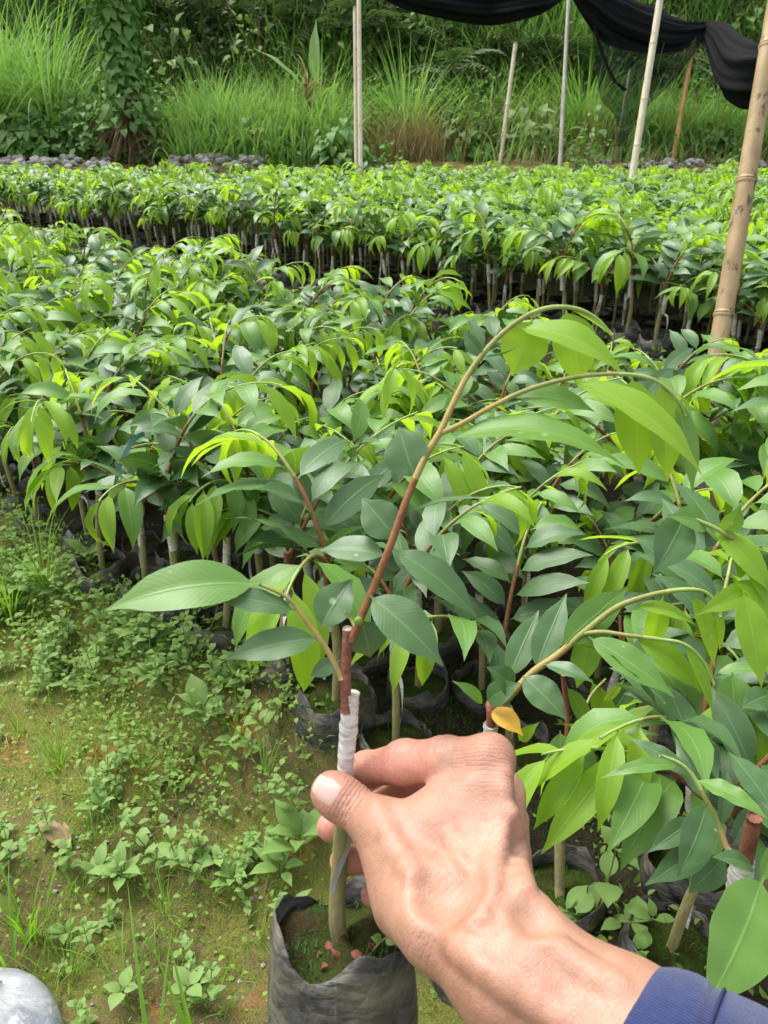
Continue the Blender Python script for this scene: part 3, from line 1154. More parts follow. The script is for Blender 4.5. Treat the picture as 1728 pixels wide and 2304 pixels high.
def fern(x, y, s, label, group, ms, k=7, seed=0, az0=-1.57, z=None):
    r = random.Random(seed)
    zz = float(hill_h(np.array([x]), np.array([y]))[0]) if z is None else z
    t = thing('fern', label, 'fern', (x, y, zz - 0.02), 0, group)
    for i in range(k):
        a = az0 + (i / (k - 1) - 0.5) * 4.2 + r.uniform(-0.25, 0.25)
        M = Matrix.Rotation(a - math.pi / 2, 4, 'Z') @ Matrix.Rotation(r.uniform(-0.25, 0.35), 4, 'X') @ Matrix.Scale(s * r.uniform(0.7, 1.15), 4)
        link('frond', ms[i % len(ms)], t, M=M)
    return t


r5 = random.Random(77)
for i in range(44):
    x = -4.6 + 9.4 * ((i * 0.618) % 1.0) + r5.uniform(-0.2, 0.2)
    y = 11.75 + 0.9 * ((i * 0.377) % 1.0)
    fern(x, y, r5.uniform(0.6, 1.0), 'dark green fern arching from the shaded earth bank', 'ferns on the shaded bank', FROND, 7, i)
fern(gp(505, 11.2), 11.15, 0.62, 'yellowing fern above the bright grass right of the vine covered trunk', None, FRONDY, 7, 61, z=float(ground_h(0, 11.15)) + 0.35)
fern(gp(955, 10.4), 10.9, 0.8, 'dark fern low on the bank left of the short pole', None, FROND, 8, 62, z=float(ground_h(0, 10.9)) + 0.30)
fern(gp(985, 10.4), 11.3, 0.8, 'dark fern overhanging the grass gap beside the short pole', None, FROND, 8, 63, z=float(ground_h(0, 11.2)) + 0.75)


# vine-covered trunk
def vine_trunk():
    bx_, by_ = gp(262, 9.6), 9.75
    gz = float(ground_h(bx_, by_))
    t = thing('vine_covered_tree', 'slender trunk wrapped in heart-leaved vine beside the stone strip', 'tree', (bx_, by_, gz))
    zz = np.linspace(-0.1, 3.4, 18)
    C = np.stack([0.04 * np.sin(zz * 1.3), 0.03 * np.cos(zz), zz], 1)
    V, F, uv = tube(C, 0.085 - 0.012 * zz, 9, True, lambda i, th: 1 + 0.10 * np.sin(th * 3 + i))
    link('trunk', mesh('trunk', V, F, [bark_mat('trunk_bark', (0.09, 0.06, 0.035), (0.16, 0.11, 0.06), 60)], uv), t)
    J = Join()
    n = 260                       # dry fibrous skirt at the foot
    r = np.random.default_rng(3)
    a = r.uniform(0, 6.28, n)
    P = np.stack([0.10 * np.cos(a), 0.10 * np.sin(a), r.uniform(0.15, 0.55, n)], 1)
    blades(J, P, r.uniform(0.2, 0.55, n), np.full(n, 0.012), a, r.uniform(1.6, 2.4, n), r.uniform(0.2, 0.9, n), 4)
    link('dry_skirt', J.mesh('dry_skirt', [plain('brown_fibre', (0.17, 0.09, 0.045), 0.8)]), t)
    hm = mesh('leaf', *HEART[:2], [M_VINE], HEART[2])
    n = 290
    for i in range(n):
        z = 0.30 + 2.6 * (i + 0.5) / n
        a = i * 2.39996
        rad = (0.20 + 0.14 * math.sin(z * 2.2 + 0.7) ** 2 + 0.10 * max(0, z - 1.2)) * r.uniform(0.75, 1.12)
        p = np.array([math.cos(a) * rad, math.sin(a) * rad, z])
        d = np.array([math.cos(a) * 0.6, math.sin(a) * 0.6, r.uniform(-1.1, -0.2)]) + r.normal(0, 0.25, 3)
        nn = np.array([math.cos(a), math.sin(a), 0.8])
        x_, y_, z_ = basis(d, nn)
        link('leaf', hm, t, M=mat4(p, x_, y_, z_, r.uniform(0.075, 0.135)))
    J = Join()
    n = 2600
    z = r.uniform(0.35, 3.3, n)
    a = r.uniform(0, 6.28, n)
    rad = (0.12 + 0.17 * r.random(n)) * (0.8 + 0.4 * np.sin(z * 2.2 + 0.7) ** 2 + 0.35 * np.maximum(0, z - 1.2))
    P = np.stack([np.cos(a) * rad, np.sin(a) * rad, z], 1)
    scatter_leaves(J, HEARTLO, P, rand_dirs(n, -0.9, 0.2, r), np.stack([np.cos(a), np.sin(a), 0.6 + 0 * a], 1), r.uniform(0.04, 0.09, n))
    link('vine_foliage', J.mesh('vine_foliage', [M_VINEB]), t, kind='stuff')


vine_trunk()

# large leaved plant and dry stalk among the grass
bx0, by0 = gp(675, 10.6), 10.75
bz0 = float(ground_h(bx0, by0))
bp = thing('broad_leaved_plant', 'plant with two long pale broad leaves above the tall grass', 'plant', (bx0, by0, bz0))
for (p0, p1, hw_, nr, sd_) in [
    ((0.02, 0, 0.55), (-0.62, -0.05, 1.05), 0.10, (0.15, -0.2, 1), 3),
    ((0.04, 0, 0.55), (0.05, 0.05, 1.32), 0.085, (-0.4, -1, 0.2), 4),
    ((0.0, 0, 0.5), (0.30, -0.2, 0.70), 0.09, (0.1, -0.3, 1), 5),
]:
    p0, p1 = np.array(p0), np.array(p1)
    L = np.linalg.norm(p1 - p0)
    x_, y_, z_ = basis(p1 - p0, np.array(nr, float))
    V, F, uv = canon_leaf(hw_ / L, 0.25, -0.3, 0.3, 0.16, sd_, nu=14, nv=7, stalk=0.25)
    link('leaf', mesh('leaf', V, F, [M_BANANA], uv), bp, M=mat4(p0, x_, y_, z_, L / 1.15))
V, F, uv = tube(spline([(0, 0, -0.05), (0.01, 0, 0.3), (0.02, 0, 0.62)], 8), 0.022, 7)
link('stem', mesh('stem', V, F, [M_SHOOTT], uv), bp)
sx, sy = gp(668, 10.2), 10.3
st = thing('dry_stalk', 'brown withered stalk with drooping dead leaves beside the broad-leaved plant', 'stalk', (sx, sy, float(ground_h(sx, sy))))
V, F, uv = tube(spline([(0.03, 0, -0.05), (0.0, 0, 0.35), (-0.05, 0, 0.75)], 10), 0.018, 6)
link('stem', mesh('stem', V, F, [M_TWIG], uv), st)
J = Join()
n = 46
a = rng.uniform(0, 6.28, n)
P = np.stack([0.0 * a - 0.03, 0 * a, rng.uniform(0.45, 0.78, n)], 1)
blades(J, P, rng.uniform(0.3, 0.6, n), np.full(n, 0.02), a, rng.uniform(0.2, 0.9, n), rng.uniform(1.4, 2.3, n), 6)
link('dead_leaves', J.mesh('dead_leaves', [M_DRY]), st)
# dark heart-leaved bush by the double pole
bx0, by0 = gp(735, 9.4), 9.45
bush = thing('creeper_bush', 'small dark heart-leaved bush at the bed end beside the double pole', 'bush', (bx0, by0, float(ground_h(bx0, by0))))
hm2 = mesh('leaf', *HEART[:2], [M_VINE], HEART[2])
r = np.random.default_rng(9)
for i in range(110):
    d = rand_dirs(1, 0.0, 0.95, r)[0]
    p = d * np.array([0.34, 0.2, 0.42]) * r.uniform(0.6, 1.05) + np.array([0, 0, 0.05])
    x_, y_, z_ = basis(np.array([d[0], d[1] - 0.3, -0.5]) + r.normal(0, 0.3, 3), d + np.array([0, -0.4, 0.5]))
    link('leaf', hm2, bush, M=mat4(p, x_, y_, z_, r.uniform(0.08, 0.13)))
V, F, uv = tube(spline([(0, 0, -0.05), (0.02, 0, 0.15), (0.03, 0.02, 0.36)], 6), 0.012, 5)
link('stem', mesh('stem', V, F, [M_TWIG], uv), bush)

# mixed shrubs among the grass and on the bank
M_PALE = leaf_mat('pale_shrub_leaf', (0.11, 0.24, 0.045), (0.24, 0.37, 0.10), (0.22, 0.34, 0.12), 0.42, 0.32, (0.34, 0.55, 0.08), vein_col=(0.26, 0.40, 0.14), edge=0.1)
NARROW = canon_leaf(0.20, 0.4, -0.6, 0.25, 0.05, 3, nu=6, nv=3)
SHL = [mesh('leaf', *HEART[:2], [M_PALE], HEART[2]), mesh('leaf', NARROW[0], NARROW[1], [M_PALE], NARROW[2]), mesh('leaf', NARROW[0], NARROW[1], [M_VINE], NARROW[2]), mesh('leaf', *HEART[:2], [M_VINE], HEART[2])]
r = np.random.default_rng(19)
for i, (xd, yy_) in enumerate([(25, 9.95), (170, 9.9), (335, 9.85), (430, 10.2), (545, 9.9), (610, 10.3), (850, 10.3), (1010, 10.0), (1150, 10.1), (1310, 10.0), (1400, 10.2), (1570, 10.0), (370, 11.7), (560, 11.9), (760, 11.8), (930, 12.0), (1100, 11.8), (1300, 11.9), (1480, 11.8), (1600, 12.0), (90, 11.7)]):
    high = yy_ > 11.5
    xx = gp(xd, yy_)
    g0 = float(hill_h(np.array([xx]), np.array([yy_]))[0]) if high else float(ground_h(xx, yy_))
    t = thing('shrub', 'broad-leaved shrub on the steep bank above the tall grass' if high else 'low leafy shrub mixed into the tall grass', 'shrub', (xx, yy_, g0), 0, 'shrubs on the steep bank' if high else 'shrubs mixed into the tall grass')
    h_ = r.uniform(0.55, 0.9) if high else r.uniform(0.32, 0.6)
    w_ = h_ * r.uniform(0.55, 0.8)
    for b in range(4):
        a = r.uniform(0, 6.28)
        V, F, uv = tube(spline([(0, 0, -0.05), (math.cos(a) * w_ * 0.25, math.sin(a) * w_ * 0.25, h_ * 0.45), (math.cos(a) * w_ * 0.6, math.sin(a) * w_ * 0.6, h_ * 0.9)], 6), 0.007, 4)
        link('stem', mesh('stem', V, F, [M_TWIG], uv), t)
    for k in range(70):
        d = rand_dirs(1, -0.1, 0.98, r)[0]
        p = d * np.array([w_, w_ * 0.8, h_]) * r.uniform(0.5, 1.05) + np.array([0, 0, 0.08])
        q_ = np.array([d[0] * 0.9, d[1] - 0.35, r.uniform(-0.7, 0.4)]) + r.normal(0, 0.35, 3)
        x_, y_, z_ = basis(q_, d + np.array([0, -0.4, 0.6]))
        link('leaf', SHL[i % 4], t, M=mat4(p, x_, y_, z_, r.uniform(0.08, 0.16)))

# stones behind the far bed
import bmesh
STONES = []
for i in range(6):
    bm = bmesh.new()
    bmesh.ops.create_icosphere(bm, subdivisions=1, radius=1.0)
    rr = random.Random(i)
    for v in bm.verts:
        v.co = Vector((v.co.x * rr.uniform(0.7, 1.25), v.co.y * rr.uniform(0.6, 1.1), v.co.z * rr.uniform(0.5, 0.85)))
    me = bpy.data.meshes.new('stone')
    bm.to_mesh(me)
    bm.free()
    me.materials.append(M_STONE)
    STONES.append(me)


def stone_strip(x0, x1, y0, y1, n, seed, lift=0.0):
    r = random.Random(seed)
    xs_ = np.linspace(x0 - 0.3, x1 + 0.3, 24)
    ys_ = np.linspace(y0 - 0.3, y1 + 0.3, 14)
    XX, YY = np.meshgrid(xs_, ys_, indexing='ij')
    ex = np.minimum(np.minimum(XX - x0 + 0.3, x1 + 0.3 - XX), np.minimum(YY - y0 + 0.3, y1 + 0.3 - YY))
    def hh(X_, Y_, E_):
        return ground_h(X_, Y_) - 0.06 + np.clip(E_ / 0.35, 0, 1) * (0.06 + lift)
    ZZ = hh(XX, YY, ex)
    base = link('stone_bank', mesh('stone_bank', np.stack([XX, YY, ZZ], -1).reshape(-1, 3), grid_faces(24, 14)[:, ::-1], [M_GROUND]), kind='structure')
    for i in range(n):
        x = x0 + (x1 - x0) * r.random()
        y = y0 + (y1 - y0) * r.random()
        s = r.uniform(0.025, 0.07)
        z = float(hh(np.array(x), np.array(y), np.array(1.0))) + s * 0.35
        o = link('stone', STONES[i % 6], base)
        o.location = (x, y, z)
        o.rotation_euler = (r.uniform(-0.4, 0.4), r.uniform(-0.4, 0.4), r.uniform(0, 6.28))
        o.scale = (s * r.uniform(0.8, 1.3), s, s)


stone_strip(-5.6, -2.95, 9.0, 9.65, 220, 1, 0.03)
stone_strip(-2.3, -1.25, 9.05, 9.5, 60, 2, 0.06)
stone_strip(2.3, 4.4, 9.2, 9.55, 55, 3, 0.02)


# ------------------------------------------------------------------ poles
def pole(label, pts, rad, mat, nodes, taper=0.92, name='bamboo_pole', group=None, seed=0):
    """pts world points bottom..top"""
    P = spline(pts, 40)
    base = P[0].copy()
    Q = P - base
    t = np.linspace(0, 1, 40)
    V, F, uv = tube(Q, rad * (1 - (1 - taper) * t), 14)
    o = link(name, mesh(name, V, F, [mat], uv), None, label, 'pole', group)
    o.location = base
    T, A, B = frames(Q)
    for k in nodes:
        i = min(38, max(1, int(k * 39)))
        f = k * 39 - i
        c = Q[i] * (1 - f) + Q[i + 1] * f
        d = T[i]
        rr = rad * (1 - (1 - taper) * k)
        prof = [(-0.45, 1.0), (-0.25, 1.06), (-0.05, 1.13), (0.02, 1.07), (0.06, 1.02), (0.14, 1.12), (0.3, 1.04), (0.42, 1.0)]
        CC = np.array([c + d * a * rr * 0.9 for a, _ in prof])
        V, F, uv = tube(CC, [rr * q for _, q in prof], 14, False)
        link('node', mesh('node', V, F, [mat, M_NODE], uv, np.repeat([0, 0, 1, 1, 1, 0, 0], 14)), o)
    return o


def ground_pt(p_top, p_low):
    """extend the line p_top->p_low down to the ground"""
    p_top, p_low = np.array(p_top), np.array(p_low)
    d = p_low - p_top
    for _ in range(2):
        gz = float(ground_h(p_low[0], p_low[1])) - 0.05
        k = (gz - p_top[2]) / d[2]
        p_low = p_top + d * k
    return p_low


def std_pole(label, top, low, ext, *a, **k):
    top, low = np.array(top), np.array(low)
    b = ground_pt(top, low)
    up = top + (top - low) / np.linalg.norm(top - low) * ext
    return pole(label, [b, b * 0.5 + up * 0.5, up], *a, **k)


std_pole('thick buff bamboo pole with brown spots standing in the aisle', dp(1668, 60, 2.52), dp(1545, 790, 2.56), 0.75, 0.0305, M_BAM, [0.22, 0.42, 0.62, 0.83])
p1t, p1l = dp(775, -5, 7.15), dp(779, 372, 7.25)
std_pole('tall pale bamboo pole standing in the far bed', p1t, p1l, 0.5, 0.022, M_BAMP, [0.16, 0.36, 0.52, 0.68, 0.84], seed=1)
std_pole('thin bamboo pole lashed beside the tall pale pole', dp(766, 14, 7.30), dp(769, 330, 7.36), 0.0, 0.0165, M_BAMP, [0.3, 0.55, 0.78])
std_pole('short cut-off pale bamboo pole in front of the green grass', dp(1114, 92, 8.9), dp(1089, 285, 8.95), 0.0, 0.025, M_BAMP, [0.25, 0.5, 0.75])
std_pole('thin grey pole holding up the black shade net', dp(1229, -12, 8.6), dp(1210, 340, 8.65), 0.25, 0.022, M_BAMG, [0.3, 0.55, 0.8])
std_pole('pale leaning bamboo pole rising from the far bed', dp(1427, -8, 6.3), dp(1366, 380, 6.4), 0.5, 0.029, M_BAMP, [0.13, 0.31, 0.46, 0.64, 0.82])
std_pole('orange brown bamboo pole under the sagging net', dp(1502, 68, 8.8), dp(1461, 305, 8.85), 0.05, 0.029, M_BAMO, [0.2, 0.45, 0.72])
std_pole('slim weathered pole seen through the hanging net', dp(1362, 150, 9.1), dp(1338, 285, 9.15), 0.0, 0.022, M_BAMP, [0.4, 0.7])


# ------------------------------------------------------------------ shade net
def swag(pts, thick, drop, folds, seed, n=60):
    """gathered net: pleated oval section swept along a sagging line"""
    P = spline(pts, n)
    r = np.random.RandomState(seed)
    T = np.gradient(P, axis=0)
    T /= np.linalg.norm(T, axis=1, keepdims=True)
    nv = 56
    th = np.linspace(0, 2 * np.pi, nv, endpoint=False)
    upv = np.array([0, 0, 1.0])
    ph = r.rand(8) * 6.28
    V = np.zeros((n, nv, 3))
    uv = np.zeros((n, nv, 2))
    for i in range(n):
        s = i / (n - 1)
        side = np.cross(T[i], upv)
        side /= np.linalg.norm(side)
        up = np.cross(side, T[i])
        tk = np.interp(s, np.linspace(0, 1, len(thick)), thick)
        dr = np.interp(s, np.linspace(0, 1, len(drop)), drop)
        pl = 1 + 0.13 * np.sin(folds * th + ph[0] + 2.5 * s) + 0.09 * np.sin((folds * 2 + 1) * th + ph[1] - 3 * s) + 0.05 * np.sin(3 * th + 9 * s + ph[2])
        V[i] = P[i] + np.outer(np.cos(th) * tk * pl, side) + np.outer(np.sin(th) * dr * pl, up)
        uv[i, :, 0] = s * 3
        uv[i, :, 1] = th / 6.28
    V = V.reshape(-1, 3)
    F = [grid_faces(n, nv, 0, True)]
    return V, F, uv.reshape(-1, 2)


def net_obj(label, V, F, uv, mat, name='shade_net'):
    b = V.mean(0)
    o = link(name, mesh(name, V - b, F, [mat], uv), None, label, 'net')
    o.location = b
    return o


V, F, uv = swag([dp(700, -130, 8.05), dp(850, -25, 7.95), dp(960, 4, 8.05), dp(1060, 14, 8.25), dp(1160, 0, 7.95), dp(1232, -28, 8.25)],
                [0.10, 0.12, 0.13, 0.13, 0.10, 0.05], [0.10, 0.12, 0.135, 0.14, 0.11, 0.06], 6, 1)
net_obj('black shade net sagging in a shallow curve left of the grey pole', V, F, uv, M_NET)
V, F, uv = swag([dp(1230, -45, 8.25), dp(1275, 0, 8.30), dp(1330, 45, 8.45), dp(1400, 70, 8.65), dp(1465, 76, 8.80), dp(1535, 62, 8.85)],
                [0.05, 0.10, 0.15, 0.15, 0.11, 0.05], [0.06, 0.13, 0.20, 0.19, 0.13, 0.06], 7, 2)
sw2 = net_obj('black shade net bunched between the grey pole and the orange pole', V, F, uv, M_NET)
V, F, uv = swag([dp(1525, 58, 8.85), dp(1555, 95, 8.65), dp(1590, 145, 8.35), dp(1640, 160, 8.05), dp(1710, 150, 8.35), dp(1800, 60, 8.15)],
                [0.05, 0.10, 0.16, 0.17, 0.14, 0.06], [0.06, 0.17, 0.25, 0.26, 0.20, 0.07], 6, 3)
net_obj('black shade net sagging low from the orange pole towards the thick pole', V, F, uv, M_NET)
# hanging single layer
poly_top = spline([dp(1272, 20, 8.35), dp(1340, 70, 8.47), dp(1420, 95, 8.65), dp(1525, 70, 8.80)], 28)
poly_bot = spline([dp(1300, 215, 8.47), dp(1330, 262, 8.55), dp(1338, 318, 8.60), dp(1372, 262, 8.67), dp(1440, 190, 8.77), dp(1522, 82, 8.82)], 28)
nu = 22
VV = np.zeros((nu, 28, 3))
for i in range(nu):
    s = i / (nu - 1)
    VV[i] = poly_top * (1 - s) + poly_bot * s
    ph = np.linspace(0, 1, 28)
    VV[i, :, 1] += 0.05 * np.sin(ph * 17 + s * 2) * (0.3 + s)
uvv = np.stack(np.meshgrid(np.linspace(0, 1, nu), np.linspace(0, 2, 28), indexing='ij'), -1).reshape(-1, 2)
link('hanging_flap', mesh('hanging_flap', VV.reshape(-1, 3) - np.array(sw2.location), grid_faces(nu, 28), [M_NETT], uvv), sw2)
cordp = spline([dp(1275, 30, 8.35), dp(1300, 110, 8.40), dp(1325, 170, 8.45), dp(1352, 195, 8.50)], 16)
V, F, uv = tube(cordp - np.array(sw2.location), 0.016, 6)
link('hem', mesh('hem', V, F, [M_NET], uv), sw2)
# wire strung between the poles
wp = spline([dp(700, 62, 8.5), dp(900, 66, 8.8), dp(1215, 128, 9.3)], 30)
V, F, uv = tube(wp, 0.003, 4)
link('wire', mesh('wire', V, F, [M_NET], uv), None, 'thin dark wire strung between the tall pale pole and the grey pole', 'wire')

# ------------------------------------------------------------------ sapling parts
def bag_meshes(seed, rad=0.053, h=0.145, hi=False):
    r = np.random.RandomState(seed)
    nv = 48 if hi else 26
    th = np.linspace(0, 2 * np.pi, nv, endpoint=False)
    zs = np.concatenate([np.linspace(0, 1, 14 if hi else 8)])
    ph = r.rand(10) * 6.28
    rim = 1 + 0.045 * np.sin(2 * th + ph[0]) + 0.05 * np.sin(3 * th + ph[1]) + 0.035 * np.sin(5 * th + ph[2]) + 0.018 * np.sin(11 * th + ph[3]) + 0.03 * (vnoise(th * 6, 0 * th, seed) - 0.5)
    V = []
    for z in zs:
        hh = h * z * (1 + (rim - 1) * z ** 3 * 0.9)
        rr = rad * (0.93 + 0.10 * np.sin(np.pi * min(1, z * 0.9 + 0.1)) ** 0.6 + 0.02 * np.sin(4 * th + ph[4] + 5 * z) + 0.014 * np.sin(9 * th + ph[5] - 8 * z) + 0.012 * np.sin(23 * z + ph[6] + 2 * np.sin(th)))
        rr = rr * (1 + (0.07 if hi else 0.20) * (fbm(np.cos(th) * 2.1 + seed * 3.7, np.sin(th) * 2.1 + z * 2.6, seed + 5, 3) - 0.44) * min(1, 0.35 + z))
        hh = hh + h * (0.05 if hi else 0.10) * z ** 4 * (fbm(np.cos(th) * 3.3 + seed, np.sin(th) * 3.3 + 4, seed + 9, 3) - 0.42)
        rr = rr * np.where(z > 0.86, 1 + (z - 0.86) * (0.22 * np.sin(2 * th + ph[7]) + 0.16 * np.sin(5 * th + ph[8]) + 0.10 * np.sin(9 * th + ph[9])), 1)
        V.append(np.stack([rr * np.cos(th), rr * np.sin(th), np.broadcast_to(hh, th.shape)], 1))
    n_out = len(V)
    # inner wall of the rim, 1 mm plastic folded in
    top = V[-1].copy()
    inn = top.copy()
    inn[:, :2] *= 0.975
    low = V[int(n_out * 0.72)].copy()
    low[:, :2] *= 0.965
    V += [inn, low]
    V = np.vstack(V)
    F = [grid_faces(n_out + 2, nv, 0, True)]
    V = np.vstack([V, [0, 0, 0.0]])
    j = np.arange(nv)
    F.append(np.stack([np.full(nv, len(V) - 1), (j + 1) % nv, j], 1))
    uv = np.zeros((len(V), 2))
    bag = mesh('bag', V, F, [M_BAG], uv)
    # soil
    nr = 9 if hi else 6
    SV = [[0, 0, h * (0.94 if hi else 0.88)]]
    for i in range(1, nr + 1):
        q = i / nr
        x = rad * 0.94 * q * np.cos(th)
        y = rad * 0.94 * q * np.sin(th)
        z = h * ((0.935 if hi else 0.87) - 0.05 * q ** 3) + 0.012 * (fbm(x * 60 + seed, y * 60, seed, 3) - 0.45) + 0.004 * np.sin(3 * th)
        SV += list(np.stack([x, y, z], 1))
    SV = np.array(SV)
    SF = [np.stack([np.zeros(nv, int), 1 + j, 1 + (j + 1) % nv], 1), grid_faces(nr, nv, 1, True)]
    soil = mesh('soil', SV, SF, [M_MOSSD if hi else M_MOSS])
    rg = np.random.default_rng(seed)
    nb = 1500 if hi else 380
    q = np.sqrt(rg.random(nb)) * rad * 0.88
    a = rg.uniform(0, 6.283, nb)
    x, y = q * np.cos(a), q * np.sin(a)
    k = fbm(x * 45 + seed, y * 45, seed + 3, 3) > 0.40
    x, y, a = x[k], y[k], a[k]
    nb = len(x)
    P = np.stack([x, y, h * ((0.935 if hi else 0.87) - 0.05 * (np.hypot(x, y) / rad) ** 3) + 0.012 * (fbm(x * 60 + seed, y * 60, seed, 3) - 0.45)], 1)
    J = Join()
    sc = 1.0 if hi else 1.5
    blades(J, P - np.array([0, 0, 0.001]), rg.uniform(0.002, 0.006, nb) * sc, rg.uniform(0.0007, 0.0014, nb) * sc, rg.uniform(0, 6.28, nb), rg.uniform(0, 0.9, nb), rg.uniform(0, 1.2, nb), 2)
    moss = J.mesh('moss', [M_MOSSB])
    return bag, soil, moss


BAGS = [bag_meshes(i + 1) for i in range(5)]


def stem_mesh(name, P, r0, r1, mats, split=None, nv=7, knob=0.0, n=None, seed=0):
    n = n or max(6, len(P))
    Q = spline(P, n)
    t = np.linspace(0, 1, n)
    rs = np.random.RandomState(seed)
    R = (r0 + (r1 - r0) * t) * (1 + knob * rs.normal(0, 1, n))
    V, F, uv = tube(Q, R, nv)
    mi = None
    if split is not None:
        m = np.searchsorted(np.asarray(split), (np.arange(n - 1) + 0.5) / (n - 1))
        mi = np.concatenate([np.repeat(m, nv), np.zeros(nv, int), np.full(nv, m[-1])])
    return mesh(name, V, F, mats, uv, mi)


def tape_mesh(P, rad, seed, turns=6, nv=12, n=40, flare=0.0):
    """wrapped film: stepped spiral ridges round the stem"""
    Q = spline(P, n)
    L = np.linspace(0, 1, n)
    rs = np.random.RandomState(seed)
    lump = 1 + 0.10 * np.sin(L * 5 + rs.rand() * 6) + 0.12 * np.exp(-((L - 0.6) / 0.07) ** 2)
    V, F, uv = tube(Q, rad * lump * (1 + flare * np.clip((L - 0.55) / 0.45, 0, 1) ** 1.5), nv, True,
                    lambda i, th: 1 + 0.075 * (((i / n) * turns + th / 6.283) % 1.0) + 0.025 * np.sin(3 * th + i * 0.9) + 0.02 * np.sin(i * 1.7 + th))
    return mesh('graft_tape', V, F, [M_TAPE], uv)


def ribbon_mesh(P, w, mats, name='tape_tail', n=18, twist=3.0):
    Q = spline(P, n)
    T, A, B = frames(Q)
    t = np.linspace(0, 1, n)
    ang = t * twist
    S = A * np.cos(ang)[:, None] + B * np.sin(ang)[:, None]
    ww = w * (1 - 0.5 * t)
    V = np.stack([Q - S * ww[:, None], Q + S * ww[:, None]], 1).reshape(-1, 3)
    k = np.arange(n - 1)
    F = np.stack([k * 2, k * 2 + 1, k * 2 + 3, k * 2 + 2], 1)
    return mesh(name, V, F, mats)


def make_proto(seed):
    """a grafted sapling as data: list of (name, mesh) stems and list of leaves"""
    r = random.Random(seed)
    h0 = 0.12
    lean = np.array([r.uniform(-0.02, 0.03), r.uniform(-0.025, 0.025), 0])
    g1 = 0.285 + r.uniform(-0.02, 0.025)
    A = np.array([0, 0, h0])
    B = np.array([0, 0, g1]) + lean
    rad = r.uniform(0.0052, 0.0066)
    parts = []
    mid = (A + B) / 2 + np.array([r.uniform(-0.006, 0.006), r.uniform(-0.006, 0.006), 0])
    parts.append(('rootstock', stem_mesh('rootstock', [A, mid, B], rad * 1.15, rad, [M_ROOT], None, 8, 0.03, 10, seed)))
    tp = B + (A - B) * 0.34
    parts.append(('graft_tape', tape_mesh([tp, (tp + B) / 2, B + np.array([0, 0, 0.006])], rad * 1.12, seed, 6, 10, 26, 0.12)))
    if r.random() < 0.6:
        a = r.uniform(0, 6.28)
        o = np.array([math.cos(a), math.sin(a), 0]) * rad
        parts.append(('tape_tail', ribbon_mesh([tp + o * 1.2, tp + o * 3 + np.array([0, 0, -0.01]), tp + o * 3.4 + np.array([0, 0, -0.05]), tp + o * 2.2 + np.array([0, 0, -0.085])], 0.0035, [M_TAPE])))
    sc = B + np.array([r.uniform(-0.006, 0.006), 0, 0.045 + r.uniform(0, 0.02)])
    parts.append(('scion', stem_mesh('scion', [B - np.array([0, 0, 0.01]), (B + sc) / 2, sc], 0.0048, 0.0046, [M_SCION], None, 8, 0.02, 7)))
    leaves = []
    flush = r.uniform(-0.20, 0.20)
    size = r.uniform(0.85, 1.18)
    ns = r.choice([2, 2, 3])
    for s in range(ns):
        az = r.uniform(-1.1, 1.1) + (s * 2.4 if s else 0)
        L = r.uniform(0.20, 0.31) * (1.0 if s == 0 else r.uniform(0.55, 0.9))
        n = 18
        p = sc + np.array([0, 0, -0.012 - 0.012 * s])
        P = [p]
        inc = r.uniform(0.25, 0.55) + (0.25 if s else 0)
        end = inc + r.uniform(0.9, 1.75)
        for i in range(n):
            t = (i + 0.5) / n
            a = inc + (end - inc) * t ** 1.7
            az += r.uniform(-0.04, 0.04)
            P.append(P[-1] + L / n * np.array([math.sin(a) * math.cos(az), math.sin(a) * math.sin(az), math.cos(a)]))
        P = np.array(P)
        parts.append(('shoot', stem_mesh('shoot', P, 0.0036, 0.0012, [M_SHOOTB, M_SHOOTG, M_SHOOTP], [0.4, 0.72], 6, 0, 20)))
        nl = int(r.uniform(9, 12) * (L / 0.27)) + 5
        for k in range(nl):
            t = 0.03 + 0.97 * (k + 0.5) / nl
            f = t * n
            i = min(n - 1, int(f))
            q = P[i] + (P[i + 1] - P[i]) * (f - i)
            T = P[i + 1] - P[i]
            T = T / np.linalg.norm(T)
            side = np.cross(T, [0, 0, 1.0])
            side /= np.linalg.norm(side) + 1e-6
            upn = np.cross(side, T)
            phi = (0 if k % 2 else math.pi) + r.uniform(-0.6, 0.6)
            out = side * math.cos(phi) + upn * (math.sin(phi) + 0.15)
            yng = t + r.uniform(-0.08, 0.08) - flush
            if yng < 0.46:
                kind = 'mature'
                d = T * 0.45 + out * 0.95 + np.array([0, 0, r.uniform(-0.35, 0.15)])
                ln = r.uniform(0.070, 0.105)
            elif yng < 0.66:
                kind = 'mid'
                d = T * 0.6 + out * 0.75 + np.array([0, 0, r.uniform(-0.65, -0.1)])
                ln = r.uniform(0.080, 0.115)
            else:
                kind = 'young'
                d = T * 0.65 + out * 0.45 + np.array([0, 0, r.uniform(-1.1, -0.3)])
                ln = r.uniform(0.075, 0.110) * (1.30 - 0.42 * t)
            nn = np.array([0, 0, 1.0]) + 0.6 * upn + np.array([r.uniform(-0.35, 0.35), r.uniform(-0.5, 0.2), 0])
            x_, y_, z_ = basis(d, nn)
            leaves.append((kind, r.randrange(6), q, x_, y_, z_, ln * 1.06 * size))
    return parts, leaves


PROTO = [make_proto(200 + i) for i in range(24)]
PBAG = [BAGS[i % 5] for i in range(24)]


